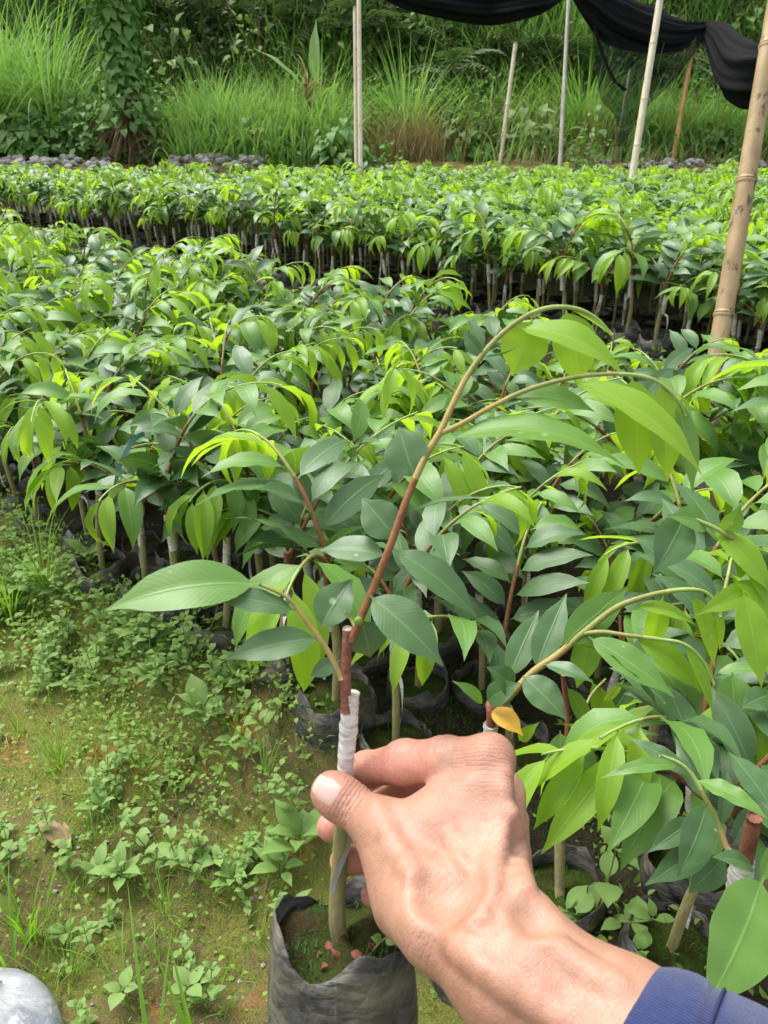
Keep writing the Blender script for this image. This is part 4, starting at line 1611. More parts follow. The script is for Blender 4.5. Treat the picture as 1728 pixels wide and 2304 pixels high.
def place_sapling(i, loc, rz, s, label, group, bag=True):
    parts, leaves = PROTO[i]
    t = thing('grafted_sapling', label, 'sapling', loc, rz, group, s)
    if bag:
        b = link('bag', PBAG[i][0], t)
        link('soil', PBAG[i][1], b)
        link('moss', PBAG[i][2], b, kind='stuff')
    for nm, me in parts:
        link(nm, me, t)
    for kind, v, q, x_, y_, z_, ln in leaves:
        link('leaf', LEAFM[kind][v], t, M=mat4(q, x_, y_, z_, ln))
    return t


# bed coordinates: n across the beds, s along them
NV_ = np.array([0.7071, 0.7071])
SV_ = np.array([-0.7071, 0.7071])
CRAFT = [dp(1060, 1575, 0.80)[:2], dp(1207, 1800, 0.90)[:2], px(1720, 1860, 0.60)[:2] + np.array([0.03, 0.0]), dp(1165, 1600, 0.98)[:2]]
HANDLINE = [(-0.05, 0.36), (0.05, 0.28), (0.20, 0.12), (0.3, 0.0)]

rs = random.Random(4)
cands = []
beyond = []
nn_ = 0.60
row = 0
while nn_ < 1.70:
    s = -1.6 + (0.07 if row % 2 else 0)
    while s < 8.5:
        a = nn_ + rs.uniform(-0.025, 0.025)
        b = s + rs.uniform(-0.03, 0.03)
        x, y = NV_ * a + SV_ * b
        s += 0.136
        q = project((x, y, 0.42))
        if q is None or q[2] < (0.66):
            continue
        if y > 8.3:
            continue
        if not (-150 < q[0] < 1900 and -100 < q[1] < 2500):
            if -2600 < q[0] < 3200 and q[2] > 0.8:
                beyond.append((q[2], x, y, 'far', 0))
            continue
        if any(math.hypot(x - c[0], y - c[1]) < 0.105 for c in CRAFT):
            continue
        cands.append((q[2], x, y, 'edge' if row == 0 else 'near', row))
    nn_ += 0.122
    row += 1
for (xd, yd) in [(1180, 1690), (1330, 1700), (1110, 1600), (1480, 1740)]:
    dd = (CAM_H - 0.125) / (SN + (yd * K - 1152) / FPX * CS)
    pp = dp(xd, yd, dd)
    if all(math.hypot(pp[0] - c[1], pp[1] - c[2]) > 0.085 for c in cands) and all(math.hypot(pp[0] - c[0], pp[1] - c[1]) > 0.085 for c in CRAFT):
        cands.append((dd, pp[0], pp[1], 'near', 1))
near_n = len(cands)
far = []
nn_ = 2.86
row = 0
while nn_ < 9.6:
    s = -7.0 + (0.07 if row % 2 else 0)
    while s < 11.0:
        a = nn_ + rs.uniform(-0.03, 0.03)
        b = s + rs.uniform(-0.04, 0.04)
        x, y = NV_ * a + SV_ * b
        s += 0.140
        q = project((x, y, 0.42))
        if q is None or y > 8.30 or not (-1100 < q[0] < 2700):
            continue
        (far if -200 < q[0] < 1950 else beyond).append((q[2], x, y, 'far', row))
    nn_ += 0.132
    row += 1
far.sort()
front = [f for f in far if f[4] == 0][:]
nfar = max(0, 300 - near_n)
front.sort()
second = [f for f in far if f[4] == 1]
chosen_far = (front + second)[:nfar]
ids = set(id(f) for f in chosen_far)
print('near', near_n, 'far', len(far), 'far individual', len(chosen_far))

LAB = {
    'edge': ('grafted sapling in a black bag on the weedy edge of the near bed', 'saplings along the weedy edge of the near bed'),
    'near': ('grafted sapling with dark lower leaves and yellow-green drooping tips inside the near bed', 'saplings inside the near bed'),
    'far': ('grafted sapling with white taped stem at the aisle side of the far bed', 'saplings along the aisle side of the far bed'),
}
EORD = ('first', 'second', 'third', 'fourth', 'fifth', 'sixth', 'seventh', 'eighth', 'ninth', 'tenth', 'eleventh', 'twelfth', 'thirteenth', 'fourteenth', 'fifteenth', 'sixteenth', 'seventeenth', 'eighteenth', 'nineteenth', 'twentieth')
edge_i = 0
cands.sort()
for (d, x, y, kind, row) in cands + chosen_far:
    i = rs.randrange(24)
    rz = rs.gauss(0.0, 1.0) if d > 0.98 else rs.gauss(0.9, 0.35)
    sc = rs.uniform(0.78, 1.10) * (1.18 if kind == 'far' else 1.0)
    lab, grp = LAB[kind]
    if kind == 'near':
        ORD = ('first', 'second', 'third', 'fourth', 'fifth', 'sixth', 'seventh', 'eighth', 'ninth', 'tenth')
        shoots = sum(1 for nm, _ in PROTO[i][0] if nm == 'shoot')
        tail = any(nm == 'tape_tail' for nm, _ in PROTO[i][0])
        lab = '%s sapling with %s tape, %s row from the weedy edge' % ('three-shoot' if shoots == 3 else 'two-shoot', 'loose-ended' if tail else 'neatly wound', ORD[row])
        grp = 'near bed: ' + lab
    elif kind == 'edge':
        edge_i += 1
        lab = '%s bagged sapling along the weedy edge counting from the hand' % EORD[edge_i - 1]
        grp = None
    else:
        shoots = sum(1 for nm, _ in PROTO[i][0] if nm == 'shoot')
        tail = any(nm == 'tape_tail' for nm, _ in PROTO[i][0])
        lab = '%s sapling with %s tape on the aisle side of the far bed' % ('three-shoot' if shoots == 3 else 'two-shoot', 'loose-ended' if tail else 'neatly wound')
        grp = 'far bed: ' + lab
    z = float(ground_h(x, y)) - MOUND
    place_sapling(i, (x, y, z - 0.005), rz, sc, lab, grp, bag=(kind != 'near' or row in (1,) or d < 1.3))

# the rest of the far bed reads as one mass
J = Join()
groups = {}
rest = [f for f in far if id(f) not in ids] + beyond
kinds = ('mature', 'mid', 'young')
for (d, x, y, kind, row) in rest:
    i = rs.randrange(24)
    a = rs.gauss(0.0, 1.0)
    sc = rs.uniform(0.98, 1.18)
    ca, sa = math.cos(a), math.sin(a)
    Rm = np.array([[ca, -sa, 0], [sa, ca, 0], [0, 0, 1.0]]) * sc
    o = np.array([x, y, float(ground_h(x, y)) - MOUND])
    parts, leaves = PROTO[i]
    for kd, v, q, x_, y_, z_, ln in leaves:
        e = groups.setdefault((kd, v), ([], [], [], []))
        e[0].append(Rm @ q + o)
        e[1].append(Rm @ y_)
        e[2].append(Rm @ z_)
        e[3].append(ln * sc * 1.05)
    if row < 6:
        V, F, uv = tube(np.array([[0, 0, 0.1], [0.005, 0, 0.2], [0, 0.004, 0.29]]) @ Rm.T + o, 0.0062, 5, False)
        J.add(V, F, uv, 3)
        V, F, uv = tube(np.array([[0.004, 0.002, 0.235], [0, 0.004, 0.295]]) @ Rm.T + o, 0.0075, 5, False)
        J.add(V, F, uv, 4)
        V, F, uv = tube(np.array([[0, 0, 0.0], [0, 0, 0.13]]) @ Rm.T + o, 0.053, 8, True)
        J.add(V, F, uv, 5)
for (kd, v), (P, D, N, S) in groups.items():
    scatter_leaves(J, LEAFLO[kd][v], np.array(P), np.array(D), np.array(N), np.array(S), kinds.index(kd))
link('sapling_mass', J.mesh('sapling_mass', [LMB['mature'], LMB['mid'], LMB['young'], M_ROOT, M_TAPE, M_BAG]), kind='stuff', label='dense mass of bright green saplings filling the rest of the beds', cat='saplings')


# ------------------------------------------------------------------ saplings close to the hand
def dstem(name, pts, r0, r1, mats, split=None, parent=None, nv=10, n=30, knob=0.0, seed=0):
    P = [dp(*p) for p in pts]
    return link(name, stem_mesh(name, P, r0, r1, mats, split, nv, knob, n, seed), parent)


def root_down(top, rim_z, lean=(0.0, 0.0)):
    top = np.asarray(top)
    return np.array([top[0] + lean[0], top[1] + lean[1], rim_z])


def c3(x, y):
    """crop coordinates of the right hand side -> displayed coordinates"""
    return (1200 + 0.4068 * x) / K, (1300 + 0.4068 * y) / K


def add_bag(parent, x, y, z0, i, hi=False, rot=0.0):
    b = link('bag', BAGS[i][0], parent)
    b.location = (x, y, z0)
    b.rotation_euler = (0, 0, rot)
    link('soil', BAGS[i][1], b)
    link('moss', BAGS[i][2], b, kind='stuff')
    return b


def lf3(B, T, hw, d, kind, parent, **k):
    """leaf from crop coordinates; hw in crop pixels"""
    db, dt = (d, d) if not isinstance(d, tuple) else d
    b = dp(*c3(*B), db)
    t = dp(*c3(*T), dt)
    return craft_leaf(b, t, hw * 0.4068, (db + dt) / 2, kind, parent=parent, **k)


# sapling with two arching shoots behind the hand
tb = dp(1060, 1575, 0.80)
gzb = float(ground_h(tb[0], tb[1])) - MOUND
sb = thing('grafted_sapling', 'sapling behind the hand with two long arching shoots and one orange-yellow leaf', 'sapling', (0, 0, 0))
add_bag(sb, tb[0], tb[1] + 0.0, gzb, 1, rot=1.0)
link('rootstock', stem_mesh('rootstock', [root_down(tb, gzb + 0.12), (tb + root_down(tb, gzb + 0.12)) / 2 + np.array([0.004, 0, 0]), tb], 0.0072, 0.0062, [M_ROOT], None, 10, 0.03, 12), sb)
link('graft_tape', tape_mesh([tb - np.array([0, 0, 0.035]), tb - np.array([0, 0, 0.015]), tb + np.array([0, 0, 0.006])], 0.0075, 5), sb)
link('scion', stem_mesh('scion', [tb, tb + np.array([0, 0, 0.02]), dp(1058, 1520, 0.80)], 0.0052, 0.005, [M_SCION], None, 9, 0.02, 8), sb)
dB = 0.79
pts = [(1058, 1545, 0.80), (1105, 1500, 0.80)] + [(*c3(a, b), d) for a, b, d in [(0, 520, .795), (130, 430, .79), (270, 310, .785), (450, 170, .78), (600, 110, .775), (750, 75, .77), (870, 65, .765), (950, 80, .765), (1000, 130, .765), (1035, 215, .765)]]
dstem('shoot', pts, 0.0042, 0.0014, [M_SHOOTT, M_SHOOTG, M_SHOOTP], [0.32, 0.62], sb, n=44)
pts = [(*c3(a, b), d) for a, b, d in [(270, 310, .785), (380, 300, .775), (520, 318, .765), (700, 340, .76), (830, 365, .755), (930, 450, .755), (1000, 590, .755)]]
dstem('shoot', pts, 0.0025, 0.0012, [M_SHOOTG, M_SHOOTP], [0.4], sb)
U = (0.1, 0.5, -0.85)
lf3((150, 375), (530, 45), 92, (.785, .80), 'mid', sb, nrm=(0.15, 0.35, -0.9), bulge=0.03, fold=0.16, seed=1)
lf3((10, 510), (185, 85), 82, (.795, .82), 'mature', sb, nrm=(-0.3, 0.3, -0.9), bulge=0.04, fold=0.25, seed=2)
lf3((-140, 560), (30, 180), 75, (.80, .83), 'mature', sb, nrm=(-0.2, 0.3, -0.9), bulge=0.05, fold=0.2, seed=3)
lf3((305, 325), (782, 662), 92, (.77, .735), 'mid', sb, nrm=(0.15, 0.5, -0.85), bulge=0.05, fold=0.22, seed=4)
lf3((560, 322), (930, 635), 80, (.765, .77), 'young', sb, nrm=(0.2, 0.45, -0.85), bulge=0.08, fold=0.3, seed=5)
lf3((835, 370), (992, 758), 50, (.755, .75), 'young', sb, nrm=(0.5, 0.1, -0.85), bulge=0.04, fold=0.5, seed=6)
lf3((930, 440), (1000, 610), 22, (.755, .755), 'young', sb, nrm=(0.5, 0.1, -0.8), bulge=0.03, fold=0.6, seed=7)
lf3((875, 80), (1002, 500), 66, (.765, .77), 'young', sb, nrm=(0.35, 0.15, -0.9), bulge=0.05, fold=0.45, seed=8)
lf3((1010, 150), (1028, 405), 32, (.765, .77), 'young', sb, nrm=(0.3, 0.1, -0.9), bulge=0.05, fold=0.5, seed=9)
lf3((560, 150), (905, 268), 55, (.778, .77), 'young', sb, nrm=(0.1, 0.75, -0.6), bulge=0.10, fold=0.3, seed=10)
lf3((720, 100), (640, 400), 60, (.775, .81), 'young', sb, nrm=(-0.2, 0.2, -0.9), bulge=0.06, fold=0.3, seed=11)
lf3((60, 478), (332, 582), 50, (.785, .76), 'mature', sb, nrm=(0.1, 0.7, -0.7), bulge=0.08, fold=0.3, wave=0.15, seed=12)
lf3((-60, 540), (182, 788), 92, (.79, .765), 'mature', sb, nrm=(0.1, 0.5, -0.85), bulge=0.06, fold=0.22, seed=13)
lf3((330, 240), (240, 610), 75, (.79, .84), 'mid', sb, nrm=(-0.1, 0.2, -0.95), bulge=0.06, fold=0.2, seed=14)
for (a, b, h_, k_, sd_, mt) in [((1050, 1515), (1125, 1475), 26, 'mature', 15, None), ((1062, 1530), (1130, 1590), 24, 'mid', 16, M_YELLOW), ((1120, 1600), (1165, 1560), 14, 'young', 17, None), ((1045, 1520), (975, 1470), 14, 'mid', 18, None), ((1110, 1495), (1050, 1440), 30, 'mature', 19, None)]:
    craft_leaf(dp(*a, 0.79), dp(*b, 0.765), h_ * K, 0.78, k_, nrm=U, seed=sd_, parent=sb, mat=mt, label='orange-yellow withering leaf' if mt else None)

# sapling with the two hanging green leaves
tc = dp(*c3(190, 860), 0.88)
bc = dp(*c3(146, 1765), 0.913)
gzc = float(ground_h(bc[0], bc[1])) - MOUND
scn = thing('grafted_sapling', 'sapling right of the hand with two leaves hanging over its bare mossy stem', 'sapling', (0, 0, 0))
add_bag(scn, bc[0], bc[1], bc[2] - 0.122, 2, rot=2.0)
link('rootstock', stem_mesh('rootstock', [bc, (bc + tc) / 2 + np.array([-0.004, 0, 0]), dp(*c3(165, 1150), 0.875)], 0.0058, 0.0056, [M_ROOT], None, 10, 0.03, 14), scn)
dstem('scion', [(*c3(165, 1170), .876), (*c3(190, 860), .87), (*c3(182, 700), .868), (*c3(165, 540), .86)], 0.0036, 0.0028, [M_SCION], None, scn)
link('graft_tape', tape_mesh([dp(*c3(158, 1230), 0.880), dp(*c3(163, 1180), 0.877), dp(*c3(168, 1140), 0.874)], 0.0068, 15), scn)
lf3((148, 845), (155, 1185), 78, (.86, .845), 'mid', scn, nrm=(0, 0.3, -0.95), bulge=0.04, fold=0.18, seed=21)
lf3((215, 895), (348, 1142), 68, (.862, .855), 'mid', scn, nrm=(0.2, 0.3, -0.95), bulge=0.04, fold=0.15, seed=22)
lf3((185, 600), (330, 880), 50, (.87, .90), 'mid', scn, nrm=(0.2, 0.3, -0.95), bulge=0.05, fold=0.2, seed=23)
lf3((300, 900), (700, 870), 52, (.90, .87), 'mid', scn, nrm=(0, 0.8, -0.6), bulge=0.10, fold=0.25, seed=24)
lf3((320, 560), (480, 1030), 70, (.93, .95), 'young', scn, nrm=(0.1, 0.1, -0.95), bulge=0.05, fold=0.2, seed=25)
lf3((385, 690), (505, 560), 26, (.90, .90), 'young', scn, nrm=(0.1, 0.2, -0.95), bulge=0.05, fold=0.5, seed=26)
lf3((400, 800), (560, 560), 80, (.94, .97), 'mature', scn, nrm=(0.1, 0.2, -0.95), bulge=0.05, fold=0.2, seed=27)
dstem('shoot', [(*c3(190, 860), .88), (*c3(260, 780), .90), (*c3(320, 650), .92), (*c3(400, 560), .94)], 0.0025, 0.0014, [M_SHOOTG], None, scn)

# broad-leaved sapling at the right border
wpos = px(1720, 1860, 0.60)
gzr = float(ground_h(wpos[0], wpos[1])) - MOUND
sr = thing('grafted_sapling', 'sapling with large glossy dark leaves beside the blue sleeve', 'sapling', (0, 0, 0))
add_bag(sr, wpos[0] + 0.03, wpos[1] + 0.05, gzr, 3, rot=0.4)
dR = 0.60
dstem('scion', [(*c3(1170, 1570), .62), (*c3(1195, 1450), .61), (*c3(1222, 1325), .60)], 0.0062, 0.006, [M_SCION], None, sr, n=10)
e0 = dp(*c3(1170, 1560), .62)
link('graft_tape', tape_mesh([e0 + np.array([0, 0, -0.045]), e0 + np.array([0, 0, -0.02]), e0], 0.0078, 25), sr)
link('rootstock', stem_mesh('rootstock', [np.array([wpos[0] + 0.03, wpos[1] + 0.05, gzr + 0.12]), (e0 + np.array([wpos[0] + 0.03, wpos[1] + 0.05, gzr + 0.12])) / 2, e0 + np.array([0, 0, -0.04])], 0.0072, 0.0066, [M_ROOT], None, 10, 0.03, 12), sr)
dstem('shoot', [(*c3(1185, 1540), .615), (*c3(1080, 1510), .62), (*c3(1030, 1380), .63), (*c3(965, 1245), .635), (*c3(890, 1110), .64), (*c3(815, 1030), .64), (*c3(700, 980), .64)], 0.003, 0.0012, [M_SHOOTT, M_SHOOTG, M_SHOOTP], [0.3, 0.6], sr)
lf3((815, 1035), (365, 1112), 42, (.64, .63), 'mid', sr, nrm=(0, 0.75, -0.65), bulge=0.12, fold=0.2, wave=0.22, seed=31)
lf3((965, 1248), (795, 1655), 104, (.63, .60), 'mature', sr, nrm=(0.15, 0.35, -0.9), bulge=0.07, fold=0.22, wave=0.12, seed=32)
lf3((905, 1330), (628, 1522), 62, (.645, .63), 'mature', sr, nrm=(0.1, 0.6, -0.75), bulge=0.08, fold=0.25, seed=33)
lf3((1010, 1440), (613, 1702), 78, (.645, .63), 'mature', sr, nrm=(0.1, 0.5, -0.85), bulge=0.08, fold=0.2, seed=34)
lf3((1060, 1540), (858, 1745), 80, (.645, .64), 'mature', sr, nrm=(0.1, 0.45, -0.85), bulge=0.05, fold=0.18, seed=35)
lf3((880, 1105), (525, 885), 50, (.65, .67), 'mature', sr, nrm=(-0.1, 0.7, -0.7), bulge=0.08, fold=0.25, wave=0.2, seed=36)
lf3((975, 1250), (780, 875), 58, (.645, .68), 'mature', sr, nrm=(-0.4, 0.35, -0.85), bulge=0.05, fold=0.3, wave=0.15, seed=37)
lf3((895, 1112), (1310, 1345), 58, (.635, .60), 'mid', sr, nrm=(0.1, 0.7, -0.7), bulge=0.10, fold=0.2, wave=0.25, seed=38)
lf3((1310, 1260), (1082, 965), 88, (.62, .65), 'mature', sr, nrm=(0.2, 0.6, -0.8), bulge=0.05, fold=0.15, seed=39)
lf3((1275, 1655), (930, 2420), 185, (.56, .49), 'mid', sr, nrm=(0.1, 0.55, -0.85), bulge=0.07, fold=0.2, wave=0.20, seed=40)
lf3((1225, 1610), (985, 1545), 60, (.60, .585), 'mature', sr, nrm=(0.0, 0.8, -0.6), bulge=0.08, fold=0.3, seed=41)
lf3((1030, 1385), (1060, 1030), 55, (.645, .69), 'mature', sr, nrm=(0.3, 0.3, -0.85), bulge=0.05, fold=0.3, seed=42)
lf3((1100, 1480), (1200, 1250), 70, (.64, .66), 'mature', sr, nrm=(0.4, 0.3, -0.85), bulge=0.05, fold=0.3, seed=43)
lf3((1250, 1680), (1330, 1450), 50, (.58, .60), 'mid', sr, nrm=(0.3, 0.3, -0.85), bulge=0.05, fold=0.3, seed=44)

# tall drooping sapling at the right border, pale hanging leaf
sq = thing('grafted_sapling', 'sapling with a broad pale yellow-green leaf hanging beside the thick pole row', 'sapling', (0, 0, 0))
qb = dp(1700, 1750, 0.95)
gzq = float(ground_h(qb[0], qb[1])) - MOUND
add_bag(sq, qb[0], qb[1], gzq, 4)
link('rootstock', stem_mesh('rootstock', [np.array([qb[0], qb[1], gzq + 0.12]), np.array([qb[0] - 0.005, qb[1], gzq + 0.2]), dp(1690, 1560, 0.86)], 0.0068, 0.006, [M_ROOT], None, 9, 0.02, 10), sq)
link('graft_tape', tape_mesh([dp(1692, 1600, .875), dp(1691, 1580, .868), dp(1690, 1555, .86)], 0.0072, 35), sq)
dstem('scion', [(1690, 1560, .86), (1688, 1500, .84)], 0.005, 0.0048, [M_SCION], None, sq, n=6)
dstem('shoot', [(1690, 1530, .85), (1690, 1400, .80), (1660, 1280, .76), (1610, 1190, .73), (1560, 1150, .72), (1510, 1125, .72), (1470, 1110, .72)], 0.0038, 0.0014, [M_SHOOTB, M_SHOOTG, M_SHOOTP], [0.35, 0.65], sq)
lf3((1160, 70), (1262, 608), 92, (.70, .685), 'young', sq, nrm=(0.0, 0.25, -0.95), bulge=0.04, fold=0.18, wave=0.12, seed=51)
lf3((1100, 525), (1112, 865), 105, (.78, .76), 'mid', sq, nrm=(0, 0.35, -0.9), bulge=0.05, fold=0.25, seed=52)
lf3((1330, 640), (1148, 722), 72, (.76, .75), 'mature', sq, nrm=(0, 0.7, -0.7), bulge=0.05, fold=0.15, seed=53)
lf3((1010, 525), (1300, 510), 40, (.80, .79), 'mid', sq, nrm=(0, 0.8, -0.6), bulge=0.08, fold=0.3, seed=54)
for (a, b, h_, k_, sd_) in [((1540, 1140), (1665, 1285), 34, 'young', 55), ((1600, 1185), (1655, 1310), 24, 'young', 56), ((1480, 1115), (1410, 1240), 44, 'mature', 57), ((1530, 1135), (1440, 1115), 30, 'mid', 58), ((1650, 1260), (1500, 1330), 26, 'young', 59), ((1680, 1350), (1590, 1260), 34, 'young', 60), ((1650, 1250), (1720, 1180), 40, 'mature', 61), ((1560, 1150), (1600, 1090), 24, 'mid', 62)]:
    craft_leaf(dp(*a, 0.73), dp(*b, 0.71), h_ * K, 0.72, k_, nrm=(0.15, 0.4, -0.9), seed=sd_, parent=sq, fold=0.3)


def rebase(t, base):
    """move a thing's origin to its base without moving its parts"""
    b = Vector(base)
    t.location = b
    for c in t.children:
        c.location = c.location - b


rebase(sb, (tb[0], tb[1], gzb))
rebase(scn, (bc[0], bc[1], gzc))
rebase(sr, (wpos[0] + 0.03, wpos[1] + 0.05, gzr))
rebase(sq, (qb[0], qb[1], gzq))


# ------------------------------------------------------------------ weeds and litter on the path
def on_ground(xd, yd):
    """ground point under a displayed pixel"""
    d = 1.0
    for _ in range(6):
        p = dp(xd, yd, d)
        gz = float(ground_h(p[0], p[1]))
        b = (yd * K - 1152) / FPX
        d = (CAM_H - gz) / (SN + b * CS)
    return dp(xd, yd, d)


WL = []
for i in range(4):
    V, F, uv = canon_leaf(0.23 + 0.04 * i, 0.35, -0.45, 0.22, 0.05, i, nu=7, nv=5, stalk=0.12)
    WL.append(mesh('leaf', V, F, [M_WEED], uv))
WLB = []
for i in range(3):
    V, F, uv = canon_leaf(0.19 + 0.03 * i, 0.5, -0.5, 0.25, 0.10, i + 5, nu=10, nv=5, stalk=0.16)
    WLB.append(mesh('leaf', V, F, [M_WEED], uv))


def weed_proto(seed, style):
    r = random.Random(seed)
    out = []
    stems = []
    if style == 'stem':
        for b in range(r.choice([1, 2, 3])):
            az = r.uniform(0, 6.28)
            L = r.uniform(0.045, 0.11)
            inc = r.uniform(0.2, 0.9)
            P = [np.array([0, 0, -0.008])]
            n = 8
            for k in range(n):
                a = inc - 0.3 * k / n
                P.append(P[-1] + L / n * np.array([math.sin(a) * math.cos(az), math.sin(a) * math.sin(az), math.cos(a)]))
            stems.append(stem_mesh('stem', P, 0.0011, 0.0007, [M_WSTEM], None, 5, 0, 8))
            nn = r.choice([3, 4, 5])
            for k in range(nn):
                q = P[2 + int((n - 2) * k / (nn - 1))] if nn > 1 else P[-1]
                a0 = r.uniform(0, 3.14) + k * 1.57
                for s in (0, math.pi):
                    d = np.array([math.cos(a0 + s), math.sin(a0 + s), r.uniform(0.1, 0.5)])
                    out.append((WL[r.randrange(4)], q, d, r.uniform(0.014, 0.026) * (1.1 - 0.25 * k / nn)))
            for s in range(2):
                out.append((WL[r.randrange(4)], P[-1], np.array([math.cos(s * 3 + az), math.sin(s * 3 + az), 0.9]), 0.012))
    elif style == 'rosette':
        for k in range(r.choice([6, 7, 8])):
            a = k * 2.4
            out.append((WLB[r.randrange(3)], np.array([0, 0, 0.006 + 0.003 * k]), np.array([math.cos(a), math.sin(a), r.uniform(0.15, 0.7)]), r.uniform(0.03, 0.055)))
        stems.append(stem_mesh('stem', [np.array([0, 0, -0.01]), np.array([0.001, 0, 0.01]), np.array([0, 0, 0.03])], 0.0018, 0.001, [M_WSTEM], None, 5, 0, 5))
    else:
        for k in range(4):
            a = k * 1.57 + r.uniform(-0.2, 0.2)
            out.append((WL[2], np.array([0, 0, 0.012]), np.array([math.cos(a), math.sin(a), 0.35]), r.uniform(0.010, 0.017)))
        stems.append(stem_mesh('stem', [np.array([0, 0, -0.01]), np.array([0.001, 0, 0.0]), np.array([0, 0, 0.013])], 0.0008, 0.0006, [M_WSTEM], None, 4, 0, 4))
    return stems, out


WP = {s: [weed_proto(i * 13 + 7, s) for i in range(6)] for s in ('stem', 'rosette', 'seedling')}


def place_weed(style, i, p, rz, s, label, group, name='weed'):
    stems, out = WP[style][i]
    t = thing(name, label, 'weed', (p[0], p[1], p[2]), rz, group, s)
    for me in stems:
        link('stem', me, t)
    for me, q, d, ln in out:
        x_, y_, z_ = basis(d, np.array([0.02, 0.03, 1.0]))
        link('leaf', me, t, M=mat4(q, x_, y_, z_, ln))
    return t


rw = random.Random(21)
nplaced = 0
tries = 0
while nplaced < 170 and tries < 9000:
    tries += 1
    xd = rw.uniform(-40, 660)
    yd = rw.uniform(1040, 2230)
    p = on_ground(xd, yd)
    n_ = (p[0] + p[1]) * 0.7071
    if n_ > 0.575:
        continue
    lush = float(fbm(p[0] * 3.2 + 7, p[1] * 3.2, 5, 3))
    if rw.random() > (0.95 if yd < 1500 else 0.085) * (lush - 0.12) * 2.2:
        continue
    u = rw.random()
    if u < 0.70:
        st_, lab, grp = 'stem', 'small bright green weed with paired oval leaves on the mossy path', 'paired-leaf weeds on the path'
    elif u < 0.80:
        st_, lab, grp = 'rosette', 'low leafy rosette weed growing on the mossy path', 'rosette weeds on the path'
    else:
        st_, lab, grp = 'seedling', 'tiny four-leaved seedling on the mossy path', 'seedlings on the path'
    wi = rw.randrange(6)
    zone = 'between the bed edge bags' if n_ > 0.47 else ('on the bare damp soil' if yd > 1500 else 'in the lush green strip of the path')
    if st_ == 'stem':
        lab = '%s weed with paired oval leaves %s' % (('single-stemmed', 'two-stemmed', 'three-stemmed')[len(WP['stem'][wi][0]) - 1], zone)
    elif st_ == 'rosette':
        lab = '%s-leaved low rosette weed %s' % (('six', 'seven', 'eight')[len(WP['rosette'][wi][1]) - 6], zone)
    else:
        lab = 'tiny four-leaved seedling ' + zone
    place_weed(st_, wi, p, rw.uniform(0, 6.28), rw.uniform(0.7, 1.15) * (1.0 if yd < 1500 else 0.72), lab, 'weeds: ' + lab)
    nplaced += 1
# singled-out weeds
for (xd, yd, st_, i, s, lab) in [
    (268, 1905, 'rosette', 0, 0.95, 'largest leafy rosette weed on the wet soil of the path'),
    (215, 1900, 'rosette', 3, 0.7, 'broad-leaved rosette weed touching the largest rosette'),
    (385, 1850, 'stem', 1, 0.95, 'many-leaved bright weed right of the largest rosette'),
    (335, 1840, 'stem', 4, 0.95, 'upright bright weed behind the largest rosette'),
    (440, 1860, 'stem', 2, 0.85, 'pale sprig weed between the rosettes and the held bag'),
    (650, 1840, 'rosette', 2, 1.15, 'tall-leaved weed just left of the held stem'),
    (610, 1890, 'rosette', 4, 0.9, 'weed with long outstretched leaves beside the held bag'),
    (575, 1560, 'stem', 3, 1.1, 'leafy sprig at the mossy edge beside a torn bag'),
    (410, 2155, 'seedling', 1, 1.7, 'large two-toned seedling on the orange clay'),
    (270, 2165, 'seedling', 2, 1.8, 'pale large-leaved seedling near the white sack'),
    (1285, 1960, 'stem', 1, 1.5, 'leggy paired-leaf weed between the bags right of the hand'),
    (1345, 2030, 'stem', 3, 1.2, 'small leafy weed beside the forearm'),
    (440, 1560, 'rosette', 5, 1.2, 'flat starlike weed on the mossy slope below the bed edge'),
]:
    p = on_ground(xd, yd)
    place_weed(st_, i, p, 0.7 * i, s, lab, None)


def tuft(xd, yd, label, n, L, W, seed, group=None, spread=0.012, p=None, curve=(0.2, 1.3)):
    r = np.random.default_rng(seed)
    J = Join()
    a = r.uniform(0, 6.28, n)
    q = np.abs(r.normal(0, spread, n))
    P = np.stack([np.cos(a) * q, np.sin(a) * q, 0 * a - 0.01], 1)
    blades(J, P, r.uniform(0.5, 1.1, n) * L, r.uniform(0.7, 1.2, n) * W, a, r.uniform(0.03, 0.45, n), r.uniform(*curve, n), 6)
    o = link('grass_tuft', J.mesh('grass_tuft', [M_GRASSN]), None, label, 'grass tuft', group)
    o.location = on_ground(xd, yd) if p is None else p
    return o


tuft(25, 1330, 'thick bright green grass tuft at the left border of the path', 90, 0.17, 0.0035, 1, spread=0.03)
tuft(95, 1260, 'thin-bladed grass tuft beside the thick bright tuft', 26, 0.20, 0.003, 2)
tuft(130, 1650, 'small upright grass tuft on the bare brown soil', 30, 0.075, 0.003, 3)
tuft(60, 2020, 'long-bladed grass tuft at the dark wet soil', 22, 0.15, 0.004, 4, curve=(0.1, 0.8))
tuft(20, 2090, 'sparse grass tuft above the white sack', 12, 0.12, 0.004, 5, curve=(0.1, 0.9))
tuft(430, 2290, 'tall grass tuft on the orange clay in front of the held bag', 9, 0.17, 0.006, 6, spread=0.02, curve=(0.05, 0.5))
tuft(330, 2330, 'leaning long grass blades left of the tall tuft', 6, 0.20, 0.006, 7, spread=0.015, curve=(0.2, 0.9))
tuft(190, 1790, 'little grass tuft between the brown soil and the rosettes', 14, 0.06, 0.0025, 8)
rt = random.Random(5)
for i in range(34):
    for _ in range(40):
        xd, yd = rt.uniform(-30, 620), rt.uniform(1080, 2150)
        p = on_ground(xd, yd)
        if (p[0] + p[1]) * 0.7071 < 0.56:
            break
    tuft(xd, yd, 'short fine grass tuft scattered on the mossy path', rt.randrange(8, 26), rt.uniform(0.04, 0.09), 0.002, 40 + i, 'fine grass tufts on the path')

rng = np.random.default_rng(15)


